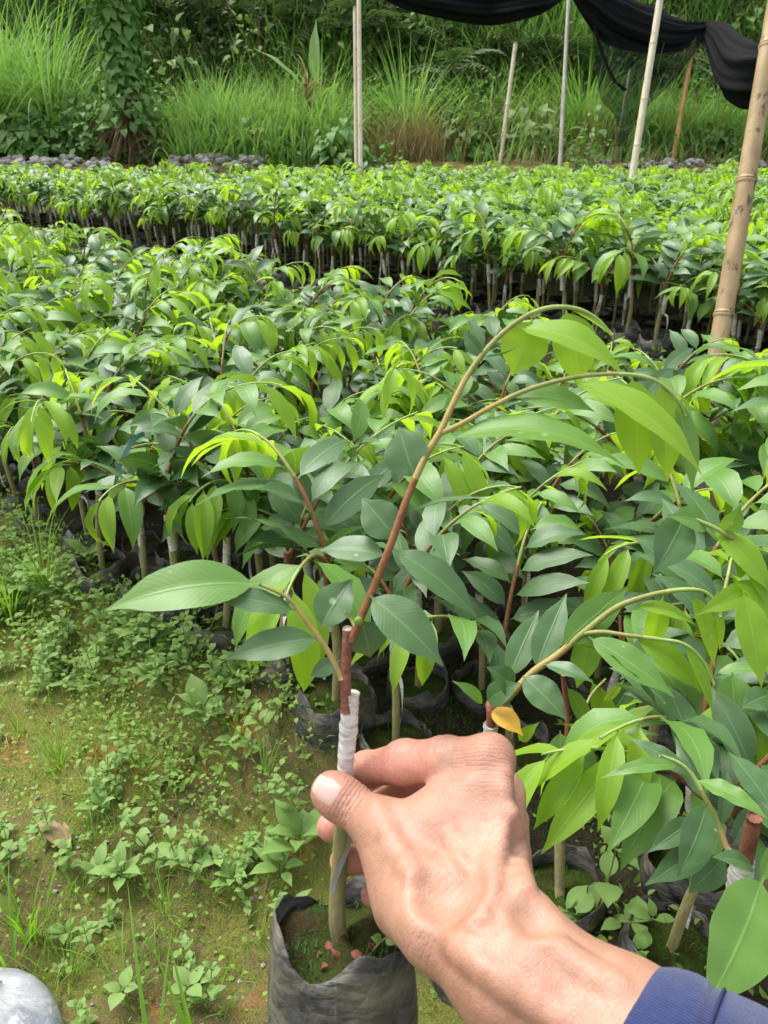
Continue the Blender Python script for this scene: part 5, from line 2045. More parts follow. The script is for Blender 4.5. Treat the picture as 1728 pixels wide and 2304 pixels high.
def path_pts(n, x0, x1, y0, y1, thr, seed, nmax=0.60, fs=3.0):
    x = rng.uniform(x0, x1, n)
    y = rng.uniform(y0, y1, n)
    k = ((x + y) * 0.7071 < nmax) & (fbm(x * fs, y * fs, seed, 3) + rng.normal(0, 0.05, n) > thr)
    x, y = x[k], y[k]
    return np.stack([x, y, ground_h(x, y)], 1)


J = Join()
P = path_pts(42000, -1.9, 0.55, 0.25, 3.0, 0.43, 12)
P = P[rng.random(len(P)) < np.clip((P[:, 1] - 0.35) / 0.7, 0.25, 1)]
P[:, 2] += rng.uniform(0.0, 0.022, len(P))
scatter_leaves(J, TLR, P, rand_dirs(len(P), -0.1, 0.7, rng), rand_dirs(len(P), 0.5, 1, rng), rng.uniform(0.004, 0.011, len(P)))
# lusher strip along the bed edge
n = 9000
a = rng.normal(0.49, 0.08, n)
b = rng.uniform(-0.2, 3.4, n)
k = a < 0.60
a, b = a[k], b[k]
x = 0.7071 * (a - b)
y = 0.7071 * (a + b)
keep = y > 0.85
x, y = x[keep], y[keep]
P = np.stack([x, y, ground_h(x, y) + rng.uniform(0, 0.075, len(x)) * fbm(x * 5, y * 5, 2, 2) * 1.6], 1)
scatter_leaves(J, TL, P, rand_dirs(len(P), -0.1, 0.8, rng), rand_dirs(len(P), 0.5, 1, rng), rng.uniform(0.007, 0.017, len(P)))
# the aisle
n = 6000
a = rng.uniform(1.80, 2.86, n)
b = rng.uniform(-2.2, 4.5, n)
x = 0.7071 * (a - b)
y = 0.7071 * (a + b)
k = fbm(x * 2, y * 2, 19, 3) > 0.42
x, y = x[k], y[k]
P = np.stack([x, y, ground_h(x, y) + rng.uniform(0, 0.07, len(x))], 1)
scatter_leaves(J, TL, P, rand_dirs(len(P), -0.1, 0.8, rng), rand_dirs(len(P), 0.5, 1, rng), rng.uniform(0.015, 0.035, len(P)))
# moss and seedlings between the bags right of the hand
n = 1500
x = rng.uniform(0.05, 0.55, n)
y = rng.uniform(0.42, 1.05, n)
k = ((x + y) * 0.7071 > 0.5) & (fbm(x * 7, y * 7, 44, 3) > 0.47)
x, y = x[k], y[k]
P = np.stack([x, y, ground_h(x, y) + rng.uniform(0, 0.02, len(x))], 1)
scatter_leaves(J, TL, P, rand_dirs(len(P), -0.1, 0.8, rng), rand_dirs(len(P), 0.5, 1, rng), rng.uniform(0.005, 0.016, len(P)))
link('ground_cover', J.mesh('ground_cover', [M_COVER]), kind='stuff', label='carpet of tiny green leaves on the damp path', cat='ground cover')

J = Join()
P = path_pts(120000, -1.4, 0.5, 0.25, 1.9, 0.40, 29, 0.62, 6.0)
n = len(P)
blades(J, P - np.array([0, 0, 0.002]), rng.uniform(0.004, 0.011, n), rng.uniform(0.0012, 0.0024, n), rng.uniform(0, 6.28, n), rng.uniform(0, 0.6, n), rng.uniform(0, 1.0, n), 2)
P = path_pts(9000, -1.6, 0.5, 0.3, 2.4, 0.46, 37, 0.60)
n = len(P)
blades(J, P, rng.uniform(0.02, 0.055, n), rng.uniform(0.0011, 0.002, n), rng.uniform(0, 6.28, n), rng.uniform(0, 0.7, n), rng.uniform(0, 1.5, n), 4)
n = 26000
x = rng.uniform(-0.1, 0.75, n)
y = rng.uniform(0.40, 1.25, n)
k = ((x + y) * 0.7071 > 0.5) & (fbm(x * 6, y * 6, 54, 3) > 0.40)
x, y = x[k], y[k]
n = len(x)
blades(J, np.stack([x, y, ground_h(x, y) - 0.002], 1), rng.uniform(0.004, 0.012, n), rng.uniform(0.0015, 0.003, n), rng.uniform(0, 6.28, n), rng.uniform(0, 0.6, n), rng.uniform(0, 1.0, n), 2, 1)
link('moss', J.mesh('moss', [M_GRASSN, M_MOSSB]), kind='stuff', label='short green moss and thread grass on the path', cat='moss')

J = Join()
for i in range(130):
    xd, yd = rw.uniform(-30, 640), rw.uniform(1300, 2212)
    p = on_ground(xd, yd)
    if (p[0] + p[1]) * 0.7071 > 0.58:
        continue
    me = STONES[i % 6]
    vv = np.array([v.co[:] for v in me.vertices])
    ff = np.array([pp.vertices[:] for pp in me.polygons])
    s = rw.uniform(0.0015, 0.0042)
    J.add(vv * s + p + np.array([0, 0, s * 0.4]), ff)
link('pebbles', J.mesh('pebbles', [plain('pale_pebble', (0.30, 0.27, 0.22), 0.85)], False), kind='stuff', label='pale grit and pebbles scattered on the path', cat='pebbles')

for i in range(26):
    xd, yd = rw.uniform(20, 640), rw.uniform(1350, 2180)
    p = on_ground(xd, yd)
    if (p[0] + p[1]) * 0.7071 > 0.56:
        continue
    a = rw.uniform(0, 3.14)
    L = rw.uniform(0.03, 0.09)
    Q = [np.array([math.cos(a) * L * t, math.sin(a) * L * t, 0.004 + 0.012 * math.sin(t * 5 + i)]) for t in (0, 0.35, 0.7, 1)]
    o = link('twig', stem_mesh('twig', Q, 0.0011, 0.0006, [M_TWIG], None, 5, 0.05, 9, i), None, 'thin dry twig lying on the mossy path', 'twig', 'twigs on the path')
    o.location = p

# dry seed heads
for xd, yd, a, lab in [(150, 1850, 2.0, 'withered pale leaf bundle lying on the wet soil'), (490, 1560, 1.0, 'flat piece of rotten wood on the mossy slope')]:
    p = on_ground(xd, yd)
    J = Join()
    for k in range(3):
        d = np.array([math.cos(a + 0.25 * k), math.sin(a + 0.25 * k), 0.25])
        x_, y_, z_ = basis(d, np.array([0, 0, 1.0]))
        V, F, uv = canon_leaf(0.16, 0.2, -0.4, 0.6, 0.15, k, nu=8, nv=5)
        V = V @ np.array([x_, y_, z_]) * (0.05 + 0.01 * k)
        J.add(V, F, uv)
    o = link('dead_leaf', J.mesh('dead_leaf', [plain('dead_leaf_tan', (0.26, 0.18, 0.09), 0.8)]), None, lab, 'litter')
    o.location = p + np.array([0, 0, 0.006])

# pale woven sack in the corner of the path
pc = on_ground(-185, 2400)
nu, nv = 26, 40
uu = np.linspace(0, 1, nu)
th = np.linspace(0, 2 * np.pi, nv, endpoint=False)
SVs = []
for q in uu:
    rr = np.sin(q * np.pi / 2) ** 0.8
    sup = (np.abs(np.cos(th)) ** 2.6 + np.abs(np.sin(th)) ** 2.6) ** (-1 / 2.6)
    x = 0.150 * rr * sup * np.cos(th)
    y = 0.135 * rr * sup * np.sin(th)
    z = 0.030 * np.cos(q * np.pi / 2) ** 0.5 + 0.045 * np.abs(fbm(x * 16 + 3, y * 16, 9, 4) - 0.45) * (1 - q ** 4) - 0.006 * q
    SVs.append(np.stack([x, y, z], 1))
SVs = np.vstack(SVs)
o = link('sack', mesh('sack', SVs, grid_faces(nu, nv, 0, True)[:, ::-1], [M_SACK]), None, 'crumpled white and blue-grey plastic sack lying on the path', 'sack')
o.location = pc + np.array([0, 0, 0.005])
o.rotation_euler = (0, 0, 0.5)

# green plastic strap hanging out of the bed
sp_ = [dp(312, 935, 1.30), dp(285, 955, 1.28), dp(258, 1010, 1.27), dp(245, 1080, 1.28), dp(240, 1180, 1.31)]
V = ribbon_mesh([p - sp_[-1] for p in sp_], 0.0042, [M_STRAP], 'plastic_strap', 24, 0.9)
o = link('plastic_strap', V, None, 'blue-green plastic strap arching down from the sapling at the weedy edge', 'strap')
o.location = sp_[-1]


# ------------------------------------------------------------------ the held sapling
AX = np.array([0.02, math.sin(math.radians(19)), math.cos(math.radians(19))])
AX /= np.linalg.norm(AX)
rimc = dp(742, 1985, 0.487)
HB = 0.150
org = rimc - AX * HB
held = thing('grafted_sapling', 'held grafted sapling with long bare stem, big left leaf and two arching yellow-green shoots', 'sapling', (0, 0, 0))
bagm, soilm, mossm = bag_meshes(12, 0.0455, HB, True)
x_, y_, z_ = basis(np.array([0.0, 1.0, 0.0]), AX)
x_ = np.cross(np.array([0, 1.0, 0]), AX)
x_ /= np.linalg.norm(x_)
y_ = np.cross(AX, x_)
hb = link('bag', bagm, held, M=mat4(org, x_, y_, AX, 1.0), label='black polythene bag with dusty streaks and torn rim')
link('soil', soilm, hb)
link('moss', mossm, hb, kind='stuff')
base = rimc - AX * 0.012
mid1 = dp(738, 1800, 0.468)
P_root = [base - AX * 0.01, dp(728, 1985, 0.4835), dp(733, 1880, 0.4755), mid1, dp(744, 1690, 0.4605), dp(757, 1520, 0.450)]
link('rootstock', stem_mesh('rootstock', P_root, 0.0053, 0.0043, [M_ROOT], None, 16, 0.012, 46, 3), held)
P_tape = [dp(744, 1700, 0.4612), dp(748, 1630, 0.4562), dp(754, 1560, 0.452), dp(757, 1496, 0.449)]
link('graft_tape', tape_mesh(P_tape, 0.0043, 77, 7, 20, 70, 0.28), held, label='white plastic film wound round the graft')
P_sc = [dp(747, 1540, 0.4475), dp(747, 1460, 0.4455), dp(749, 1400, 0.4445), dp(750, 1360, 0.444)]
link('scion', stem_mesh('scion', P_sc, 0.0030, 0.0027, [M_SCION], None, 14, 0.015, 26, 8), held)
ct = dp(750, 1358.5, 0.4439)
V, F, uv = tube([ct - np.array([0, 0, 0.0006]), ct + np.array([0, 0, 0.0005])], 0.00275, 14)
link('cut_end', mesh('cut_end', V, F, [M_CUT], uv), held)
# loosened film end below the thumb
link('tape_tail', ribbon_mesh([dp(756, 1790, 0.4575), dp(752, 1830, 0.4605), dp(735, 1870, 0.463), dp(722, 1905, 0.470), dp(717, 1935, 0.476)], 0.0026, [plain('tape_grey', (0.42, 0.42, 0.42), 0.4)], 'tape_tail', 24, 1.5), held)
sh1 = [(757, 1385, .444), (768, 1360, .443), (786, 1318, .4425), (815, 1250, .442), (850, 1160, .441), (882, 1070, .441), (920, 985, .442), (952, 930, .443), (975, 880, .444), (1012, 808, .446), (1060, 745, .449), (1110, 700, .452), (1155, 674, .455), (1200, 663, .458), (1250, 668, .461), (1290, 690, .463), (1322, 724, .465)]
dstem('shoot', sh1, 0.0025, 0.0010, [M_SHOOTB, M_SHOOTT, M_SHOOTG, M_SHOOTP], [0.34, 0.56, 0.74], held, nv=14, n=90, knob=0.012)
sh2 = [(953, 936, .443), (1000, 914, .440), (1060, 880, .437), (1130, 846, .434), (1200, 824, .432), (1270, 811, .431), (1340, 808, .431), (1400, 816, .431), (1440, 838, .432), (1470, 872, .433), (1482, 898, .434)]
dstem('shoot', sh2, 0.0016, 0.0008, [M_SHOOTT, M_SHOOTG, M_SHOOTP], [0.25, 0.6], held, nv=12, n=60)
sh3 = [(738, 1468, .4445), (716, 1420, .4435), (690, 1380, .4425), (662, 1342, .4415), (640, 1312, .441), (612, 1285, .440), (560, 1262, .440)]
dstem('shoot', sh3, 0.0018, 0.0010, [M_SHOOTT, M_SHOOTG], [0.7], held, nv=12, n=40)
bm = bmesh.new()
bmesh.ops.create_uvsphere(bm, u_segments=12, v_segments=8, radius=0.0029)
bmesh.ops.scale(bm, vec=(1, 0.7, 1), verts=bm.verts)
me = bpy.data.meshes.new('bud')
bm.to_mesh(me)
bm.free()
me.materials.append(M_BUD)
for p in me.polygons:
    p.use_smooth = True
link('bud', me, held).location = dp(775, 1342, 0.4405)
V, F, uv = tube([dp(766, 1352, .442), dp(758, 1338, .4415), dp(745, 1322, .441)], [0.0009, 0.0008, 0.0009], 7)
link('broken_stalk', mesh('broken_stalk', V, F, [M_SHOOTP], uv), held)


def hl(B, T, hw, kind, db, dt, nrm=(0, 0.5, -0.85), bulge=0.06, fold=0.22, wave=0.07, seed=0, asym=0.0):
    return craft_leaf(dp(*B, db), dp(*T, dt), hw * K, (db + dt) / 2, kind, nrm, bulge, fold, wave, seed, held, None, None, asym)


# lower left twig
hl((560, 1258), (226, 1320), 60, 'mid', .440, .425, (0.05, 0.62, -0.75), 0.10, 0.20, 0.06, 1)
hl((640, 1318), (440, 1286), 30, 'mature', .4405, .432, (0.0, 0.65, -0.7), 0.05, 0.12, 0.14, 2)
hl((690, 1378), (482, 1426), 38, 'mature', .442, .430, (0.05, 0.6, -0.75), 0.07, 0.22, 0.10, 3)
hl((735, 1425), (668, 1462), 19, 'mature', .4445, .448, (0.0, 0.4, -0.9), 0.05, 0.2, 0.05, 4)
# main shoot, lower leaves
hl((692, 1356), (762, 1250), 44, 'mature', .448, .455, (-0.25, 0.3, -0.9), 0.06, 0.32, 0.07, 5)
hl((798, 1285), (958, 1440), 50, 'mature', .439, .425, (0.1, 0.5, -0.85), 0.08, 0.25, 0.05, 6)
hl((782, 1338), (800, 1420), 46, 'mature', .447, .452, (0.05, 0.2, -0.95), 0.06, 0.2, 0.05, 7)
hl((852, 1186), (1032, 1337), 40, 'mature', .440, .432, (0.25, 0.5, -0.8), 0.09, 0.30, 0.07, 8)
hl((835, 1200), (688, 1190), 36, 'mature', .445, .458, (0.0, 0.65, -0.7), 0.08, 0.25, 0.07, 9)
hl((858, 1165), (782, 1076), 42, 'mature', .446, .455, (-0.2, 0.35, -0.9), 0.05, 0.30, 0.05, 10)
hl((872, 1112), (1058, 1078), 24, 'mature', .441, .425, (-0.05, 0.95, -0.25), 0.06, 0.35, 0.08, 11)
hl((897, 1034), (862, 922), 50, 'mature', .444, .452, (-0.35, 0.35, -0.85), 0.05, 0.35, 0.05, 12, )
# big leaf at the fork
hl((968, 942), (1352, 1010), 56, 'mid', .440, .418, (0.12, 0.80, -0.60), 0.13, 0.28, 0.08, 13)
# upper shoot
hl((1043, 772), (1001, 714), 17, 'mature', .448, .450, (-0.6, 0.3, -0.7), 0.05, 0.45, 0.05, 14)
hl((1045, 772), (1122, 744), 16, 'mature', .447, .440, (0.1, 0.9, -0.3), -0.10, 0.45, 0.05, 15)
hl((1150, 690), (1106, 812), 50, 'young', .456, .462, (0.05, 0.1, -0.95), 0.03, 0.16, 0.06, 16)
hl((1120, 706), (1348, 812), 48, 'young', .452, .438, (0.15, 0.62, -0.75), 0.12, 0.28, 0.06, 17)
hl((1222, 668), (1252, 838), 50, 'young', .460, .468, (0.15, 0.1, -0.95), 0.05, 0.22, 0.06, 18)
hl((1230, 668), (1325, 728), 15, 'young', .461, .462, (0.25, 0.7, -0.6), 0.03, 0.7, 0.03, 19)
# second shoot
hl((1110, 856), (1286, 890), 33, 'mid', .437, .440, (0.05, 0.55, -0.80), 0.10, 0.25, 0.06, 20)
hl((1235, 818), (1518, 1030), 47, 'young', .4315, .412, (0.20, 0.62, -0.75), 0.11, 0.30, 0.07, 21)
hl((1365, 812), (1380, 1026), 48, 'young', .434, .444, (0.0, 0.1, -0.95), 0.04, 0.20, 0.05, 22)
hl((1425, 828), (1442, 1042), 40, 'young', .433, .441, (0.1, 0.1, -0.95), 0.04, 0.24, 0.05, 23)
hl((1462, 858), (1496, 1068), 27, 'mid', .434, .442, (0.3, 0.1, -0.90), 0.04, 0.25, 0.05, 24)
hl((1462, 850), (1496, 906), 11, 'young', .433, .432, (0.35, 0.5, -0.7), 0.02, 0.8, 0.03, 25)
rebase(held, org)
# seedling and red withered bits in the held bag
XB, YB = x_.copy(), y_.copy()
sp0 = rimc - AX * 0.0115 + XB * 0.016 - YB * 0.014
wd = thing('weed', 'tiny seedling sprouting from the soil of the held bag', 'weed', sp0)
link('stem', stem_mesh('stem', [np.array([0, 0, -0.004]), np.array([0.006, 0, 0.008]), np.array([0.014, 0.0, 0.017])], 0.0006, 0.0005, [M_WSTEM], None, 5, 0, 6), wd)
for k, (q, d, ln) in enumerate([((0.008, 0, 0.011), (-0.7, -0.2, 0.5), 0.008), ((0.009, 0, 0.012), (0.8, -0.4, 0.0), 0.007), ((0.014, 0, 0.017), (0.4, 0.2, 0.9), 0.006), ((0.014, 0, 0.017), (-0.3, -0.3, 0.9), 0.006), ((0.014, 0, 0.017), (0.9, -0.2, 0.2), 0.006)]):
    xx, yy2, zz2 = basis(np.array(d), np.array([0.1, -0.6, 1.0]))
    link('leaf', WL[3], wd, M=mat4(np.array(q), xx, yy2, zz2, ln))
rr = random.Random(8)
for k in range(14):
    off = XB * rr.uniform(-0.014, 0.024) - YB * rr.uniform(0.010, 0.032) + AX * rr.uniform(0.001, 0.004)
    V, F, uv = canon_leaf(0.35, 0.4, -0.9, 0.6, 0.3, k, nu=6, nv=5)
    o = link('withered_leaf', mesh('withered_leaf', V * rr.uniform(0.005, 0.009), F, [M_RED], uv), None, 'curled red-brown withered leaf in the held bag', 'litter', 'withered leaves in the held bag')
    o.location = rimc - AX * 0.0120 + off
    o.rotation_euler = (rr.uniform(-0.4, 0.9), rr.uniform(-0.5, 0.5), rr.uniform(0, 6.28))


# ------------------------------------------------------------------ the hand
def hp(x, y, d):
    """close-up crop of the hand -> world"""
    return px(680 + 0.3303 * x, 1550 + 0.3303 * y, d)


RES = 0.00105


class Field:
    def __init__(s, lo, hi):
        s.lo = np.array(lo)
        n = np.ceil((np.array(hi) - s.lo) / RES).astype(int) + 1
        s.n = n
        s.ax = [s.lo[i] + RES * np.arange(n[i]) for i in range(3)]

    def empty(s):
        return np.full(s.n, 1.0, np.float32)

    def cone(s, f, a, b, ra, rb, k=0.004, sub=False):
        a = np.asarray(a, float)
        b = np.asarray(b, float)
        m = max(ra, rb) + k + 0.006
        i0 = np.clip(((np.minimum(a, b) - m - s.lo) / RES).astype(int), 0, s.n - 1)
        i1 = np.clip(((np.maximum(a, b) + m - s.lo) / RES).astype(int) + 2, 1, s.n)
        if np.any(i1 <= i0):
            return
        X = s.ax[0][i0[0]:i1[0], None, None]
        Y = s.ax[1][None, i0[1]:i1[1], None]
        Zz = s.ax[2][None, None, i0[2]:i1[2]]
        d = b - a
        L2 = max(1e-12, float(d @ d))
        t = np.clip(((X - a[0]) * d[0] + (Y - a[1]) * d[1] + (Zz - a[2]) * d[2]) / L2, 0, 1)
        dist = np.sqrt((X - a[0] - t * d[0]) ** 2 + (Y - a[1] - t * d[1]) ** 2 + (Zz - a[2] - t * d[2]) ** 2) - (ra + (rb - ra) * t)
        sl = f[i0[0]:i1[0], i0[1]:i1[1], i0[2]:i1[2]]
        h = np.clip(k - np.abs(sl - dist), 0, None) / k
        sl[...] = np.minimum(sl, dist) - h * h * k * 0.25


def smin(a, b, k):
    h = np.clip(k - np.abs(a - b), 0, None) / k
    return np.minimum(a, b) - h * h * k * 0.25


def surface_nets(f, lo):
    ins = f < 0
    nx, ny, nz = f.shape
    c = np.zeros((nx - 1, ny - 1, nz - 1), np.int8)
    for dx in (0, 1):
        for dy in (0, 1):
            for dz in (0, 1):
                c += ins[dx:nx - 1 + dx, dy:ny - 1 + dy, dz:nz - 1 + dz]
    act = (c > 0) & (c < 8)
    idx = np.full(act.shape, -1, np.int64)
    I = np.argwhere(act)
    idx[act] = np.arange(len(I))
    acc = np.zeros((len(I), 3))
    cnt = np.zeros(len(I))
    cor = [(0, 0, 0), (1, 0, 0), (0, 1, 0), (1, 1, 0), (0, 0, 1), (1, 0, 1), (0, 1, 1), (1, 1, 1)]
    val = [f[I[:, 0] + q[0], I[:, 1] + q[1], I[:, 2] + q[2]].astype(float) for q in cor]
    for a in range(8):
        for b in range(a + 1, 8):
            if sum(abs(cor[a][k] - cor[b][k]) for k in range(3)) != 1:
                continue
            va, vb = val[a], val[b]
            m = (va < 0) != (vb < 0)
            t = np.where(m, va / np.where(m, va - vb, 1), 0)
            p = np.array(cor[a])[None] + t[:, None] * (np.array(cor[b]) - np.array(cor[a]))[None]
            acc += np.where(m[:, None], p, 0)
            cnt += m
    V = (I + acc / cnt[:, None]) * RES + np.asarray(lo)
    Q = []
    for ax in range(3):
        sl0 = [slice(None)] * 3
        sl1 = [slice(None)] * 3
        sl0[ax] = slice(0, -1)
        sl1[ax] = slice(1, None)
        a = ins[tuple(sl0)]
        b = ins[tuple(sl1)]
        E = np.argwhere(a != b)
        o1, o2 = [(1, 2), (2, 0), (0, 1)][ax]
        E = E[(E[:, o1] > 0) & (E[:, o2] > 0) & (E[:, o1] < f.shape[o1] - 1) & (E[:, o2] < f.shape[o2] - 1)]
        flip = a[tuple(E.T)]
        def at(d1, d2):
            G = E.copy()
            G[:, o1] -= d1
            G[:, o2] -= d2
            return idx[tuple(G.T)]
        q = np.stack([at(1, 1), at(0, 1), at(0, 0), at(1, 0)], 1)
        q = np.where(flip[:, None], q, q[:, ::-1])
        Q.append(q[(q >= 0).all(1)])
    return V, np.concatenate(Q)


# joints: (crop x, crop y, depth, radius)
J_CMC = hp(880, 1500, .388)
J_TM = hp(520, 925, .431)
J_TI = hp(325, 790, .4445)
J_TT = hp(180, 692, .4475)
IM, IP_, ID, IT = hp(1275, 478, .425), hp(700, 502, .4525), hp(440, 548, .4715), hp(335, 580, .4765)
MM, MP, MD, MT = hp(1362, 700, .447), hp(740, 715, .476), hp(430, 860, .4895), hp(200, 940, .483)
RM, RP, RD, RT = hp(1405, 900, .468), hp(850, 1020, .503), hp(520, 1140, .503), hp(285, 1175, .4895)
PM, PP, PD, PT = hp(1435, 1120, .485), hp(900, 1260, .512), hp(620, 1370, .505), hp(488, 1405, .494)
WR = px(1000, 2086, .372)
WU = px(1120, 2068, .374)
F1 = px(1165, 2186, .352)
F2 = px(1395, 2350, .327)
F3 = px(1640, 2515, .304)
allp = np.array([J_CMC, J_TM, J_TI, J_TT, IM, IT, MM, MT, RM, RP, RT, PM, PP, PT, WR, WU, F1, F2, F3])
fld = Field(allp.min(0) - 0.042, allp.max(0) + 0.042)
palm = fld.empty()
kk = 0.012
IB, MB_, RB, PB = px(1085, 2035, .386), px(1110, 2035, .402), px(1130, 2045, .414), px(1140, 2055, .424)
fld.cone(palm, IB, IM, .0165, .0118, kk)
fld.cone(palm, MB_, MM, .0165, .0122, kk)
fld.cone(palm, RB, RM, .016, .0118, kk)
fld.cone(palm, PB, PM, .0155, .0110, kk)
fld.cone(palm, J_CMC, J_TM, .0175, .0128, kk)
fld.cone(palm, hp(690, 1490, .402), hp(545, 1060, .434), .0150, .0115, kk)
fld.cone(palm, hp(735, 905, .428), hp(1060, 715, .424), .0110, .0120, kk)
fld.cone(palm, hp(705, 1120, .421), hp(1120, 960, .416), .0155, .0150, kk)
fld.cone(palm, hp(780, 1360, .408), hp(1180, 1260, .404), .0180, .0165, kk)
fld.cone(palm, J_CMC, IB, .018, .0165, kk)
fld.cone(palm, hp(980, 930, .420), hp(1220, 760, .4185), .0135, .0125, kk)
fld.cone(palm, hp(1050, 1000, .440), hp(1250, 1250, .445), .017, .017, kk)
fld.cone(palm, WR, IB, .0150, .0160, kk)
fld.cone(palm, WU, PB, .0150, .0145, kk)
fld.cone(palm, WR, WU, .0140, .0165, kk)
fld.cone(palm, WR, J_CMC, .0145, .0170, kk)
fld.cone(palm, WR, F1, .0138, .0195, 0.016)
fld.cone(palm, WU, F1, .0165, .0235, 0.016)
fld.cone(palm, px(1080, 2102, .372), F1, .0185, .0240, 0.016)
fld.cone(palm, F1, F2, .0245, .0300, 0.016)
fld.cone(palm, F2, F3, .0305, .033, 0.016)
# knuckles, ulnar head, tendons
fld.cone(palm, IM + camvec(.3, .5, -.8) * .0018, IM + camvec(.3, .5, -.8) * .0022, .0110, .0110, .006)
fld.cone(palm, px(1165, 2055, .364), px(1175, 2062, .364), .0085, .0085, .012)
tdir = camvec(0.35, 0.15, -0.9)
fld.cone(palm, IB + tdir * .0150, IM + tdir * .0105, .0024, .0022, .006)
fld.cone(palm, MB_ + camvec(.8, .1, -.6) * .0150, MM + camvec(.8, .1, -.6) * .0105, .0022, .0022, .006)
fld.cone(palm, J_CMC + camvec(-.2, .1, -1) * .0165, J_TM + camvec(-.2, .2, -1) * .0118, .0024, .0020, .006)
fld.cone(palm, px(1060, 2090, .353), px(1215, 2215, .325), .0030, .0020, .012)


def settle(x, y, sink):
    """point on the surface built so far, seen at photo pixel (x, y), pushed in by sink"""
    o_ = np.array([0, 0, CAM_H])
    q = px(x, y, 0.30)
    dv_ = (q - o_) / np.linalg.norm(q - o_)
    c_ = q.copy()
    for _ in range(900):
        gi = np.clip(np.round((c_ - fld.lo) / RES).astype(int), 0, np.array(fld.n) - 1)
        if np.all(c_ > fld.lo) and palm[gi[0], gi[1], gi[2]] < 0.0:
            break
        c_ = c_ + dv_ * 0.0004
    return c_ + dv_ * sink


def ridge(pts, rad, proud, k=0.005):
    P_ = [settle(x, y, rad - proud) for x, y in spline(pts, 10)]
    for a_, b_ in zip(P_[:-1], P_[1:]):
        fld.cone(palm, a_, b_, rad, rad, k)


def dent(x, y, rad, deep, k=0.006):
    c_ = settle(x, y, -(rad - deep))
    i0 = np.clip(((c_ - rad - 0.012 - fld.lo) / RES).astype(int), 0, fld.n - 1)
    i1 = np.clip(((c_ + rad + 0.012 - fld.lo) / RES).astype(int) + 2, 1, fld.n)
    X = fld.ax[0][i0[0]:i1[0], None, None]
    Y = fld.ax[1][None, i0[1]:i1[1], None]
    Zz = fld.ax[2][None, None, i0[2]:i1[2]]
    dist = rad - np.sqrt((X - c_[0]) ** 2 + (Y - c_[1]) ** 2 + (Zz - c_[2]) ** 2)
    sl = palm[i0[0]:i1[0], i0[1]:i1[1], i0[2]:i1[2]]
    h = np.clip(k - np.abs(sl - dist), 0, None) / k
    sl[...] = np.maximum(sl, dist) + h * h * k * 0.25


ridge([(1133, 1745), (1118, 1870), (1106, 1985), (1095, 2040)], .0045, .0008)
ridge([(850, 1830), (900, 1925), (955, 1995), (1040, 2050), (1100, 2110)], .0045, .0008)
ridge([(1150, 1830), (1165, 1930), (1180, 2010)], .0040, .0008)
ridge([(1010, 1880), (1045, 1960), (1075, 2040), (1140, 2120)], .0028, .0006, .004)
ridge([(1020, 2120), (1130, 2205), (1260, 2290)], .0050, .0010)
ridge([(1180, 2080), (1290, 2170), (1390, 2230)], .0050, .0008)
dent(1108, 2052, .018, .0017)
dent(985, 1955, .022, .0010)
dent(1060, 1800, .024, .0007)
dent(1205, 2035, .012, .0016)


def finger(pts, rad, k=0.0035):
    g = fld.empty()
    for i in range(len(pts) - 1):
        fld.cone(g, pts[i], pts[i + 1], rad[i], rad[i + 1], k)
    for i in range(1, len(pts) - 1):      # joint swelling
        fld.cone(g, pts[i], pts[i], rad[i] * 1.035, rad[i] * 1.035, 0.004)
    return g


tot = palm
im2 = IM * 0.5 + IP_ * 0.5
tot = smin(tot, finger([IM, im2, IP_, ID, IT], [.0122, .0124, .0118, .0096, .0084]), 0.0055)
tot = smin(tot, finger([MM, MM * .5 + MP * .5, MP, MD, MT], [.0120, .0120, .0115, .0102, .0090]), 0.0018)
tot = smin(tot, finger([RM, RM * .5 + RP * .5, RP, RD, RT], [.0115, .0115, .0108, .0098, .0088]), 0.0018)
tot = smin(tot, finger([PM, PM * .5 + PP * .5, PP, PD, PT], [.0105, .0102, .0096, .0088, .0080]), 0.0018)
tdir2 = (J_TT - J_TI) / np.linalg.norm(J_TT - J_TI)
th_g = finger([J_TM, J_TI, J_TI * .4 + J_TT * .6, J_TT], [.0130, .0112, .0109, .0093], 0.005)
nail_n = camvec(-0.10, 0.38, -0.92)
nail_n = nail_n - tdir2 * np.dot(nail_n, tdir2)
nail_n /= np.linalg.norm(nail_n)
nail_s = np.cross(tdir2, nail_n)
# a thumb end is broader than it is deep
for s in (-1, 1):
    fld.cone(th_g, J_TI * .5 + J_TT * .5 + nail_s * s * .0022, J_TT + nail_s * s * .0022 - tdir2 * .001, .0092, .0084, .004)
tot = smin(tot, th_g, 0.0075)
HV, HQ = surface_nets(tot, fld.lo)

# smooth twice, keep volume
def smooth(V, Q, it=2):
    e = np.concatenate([Q[:, [0, 1]], Q[:, [1, 2]], Q[:, [2, 3]], Q[:, [3, 0]]])
    for k in range(it):
        for lam in (0.5, -0.53):
            s = np.zeros_like(V)
            c = np.zeros(len(V))
            np.add.at(s, e[:, 0], V[e[:, 1]])
            np.add.at(c, e[:, 0], 1)
            np.add.at(s, e[:, 1], V[e[:, 0]])
            np.add.at(c, e[:, 1], 1)
            V = V + lam * (s / c[:, None] - V)
    return V


HV = smooth(HV, HQ, 4)


def vnormals(V, Q):
    n = np.cross(V[Q[:, 2]] - V[Q[:, 0]], V[Q[:, 3]] - V[Q[:, 1]])
    N = np.zeros_like(V)
    for i in range(4):
        np.add.at(N, Q[:, i], n)
    return N / (np.linalg.norm(N, axis=1, keepdims=True) + 1e-12)


HN = vnormals(HV, HQ)


def seg_info(V, a, b):
    d = b - a
    L = np.linalg.norm(d)
    d = d / L
    s = (V - a) @ d
    q = np.clip(s, 0, L)
    return s, np.linalg.norm(V - a - q[:, None] * d, axis=1)


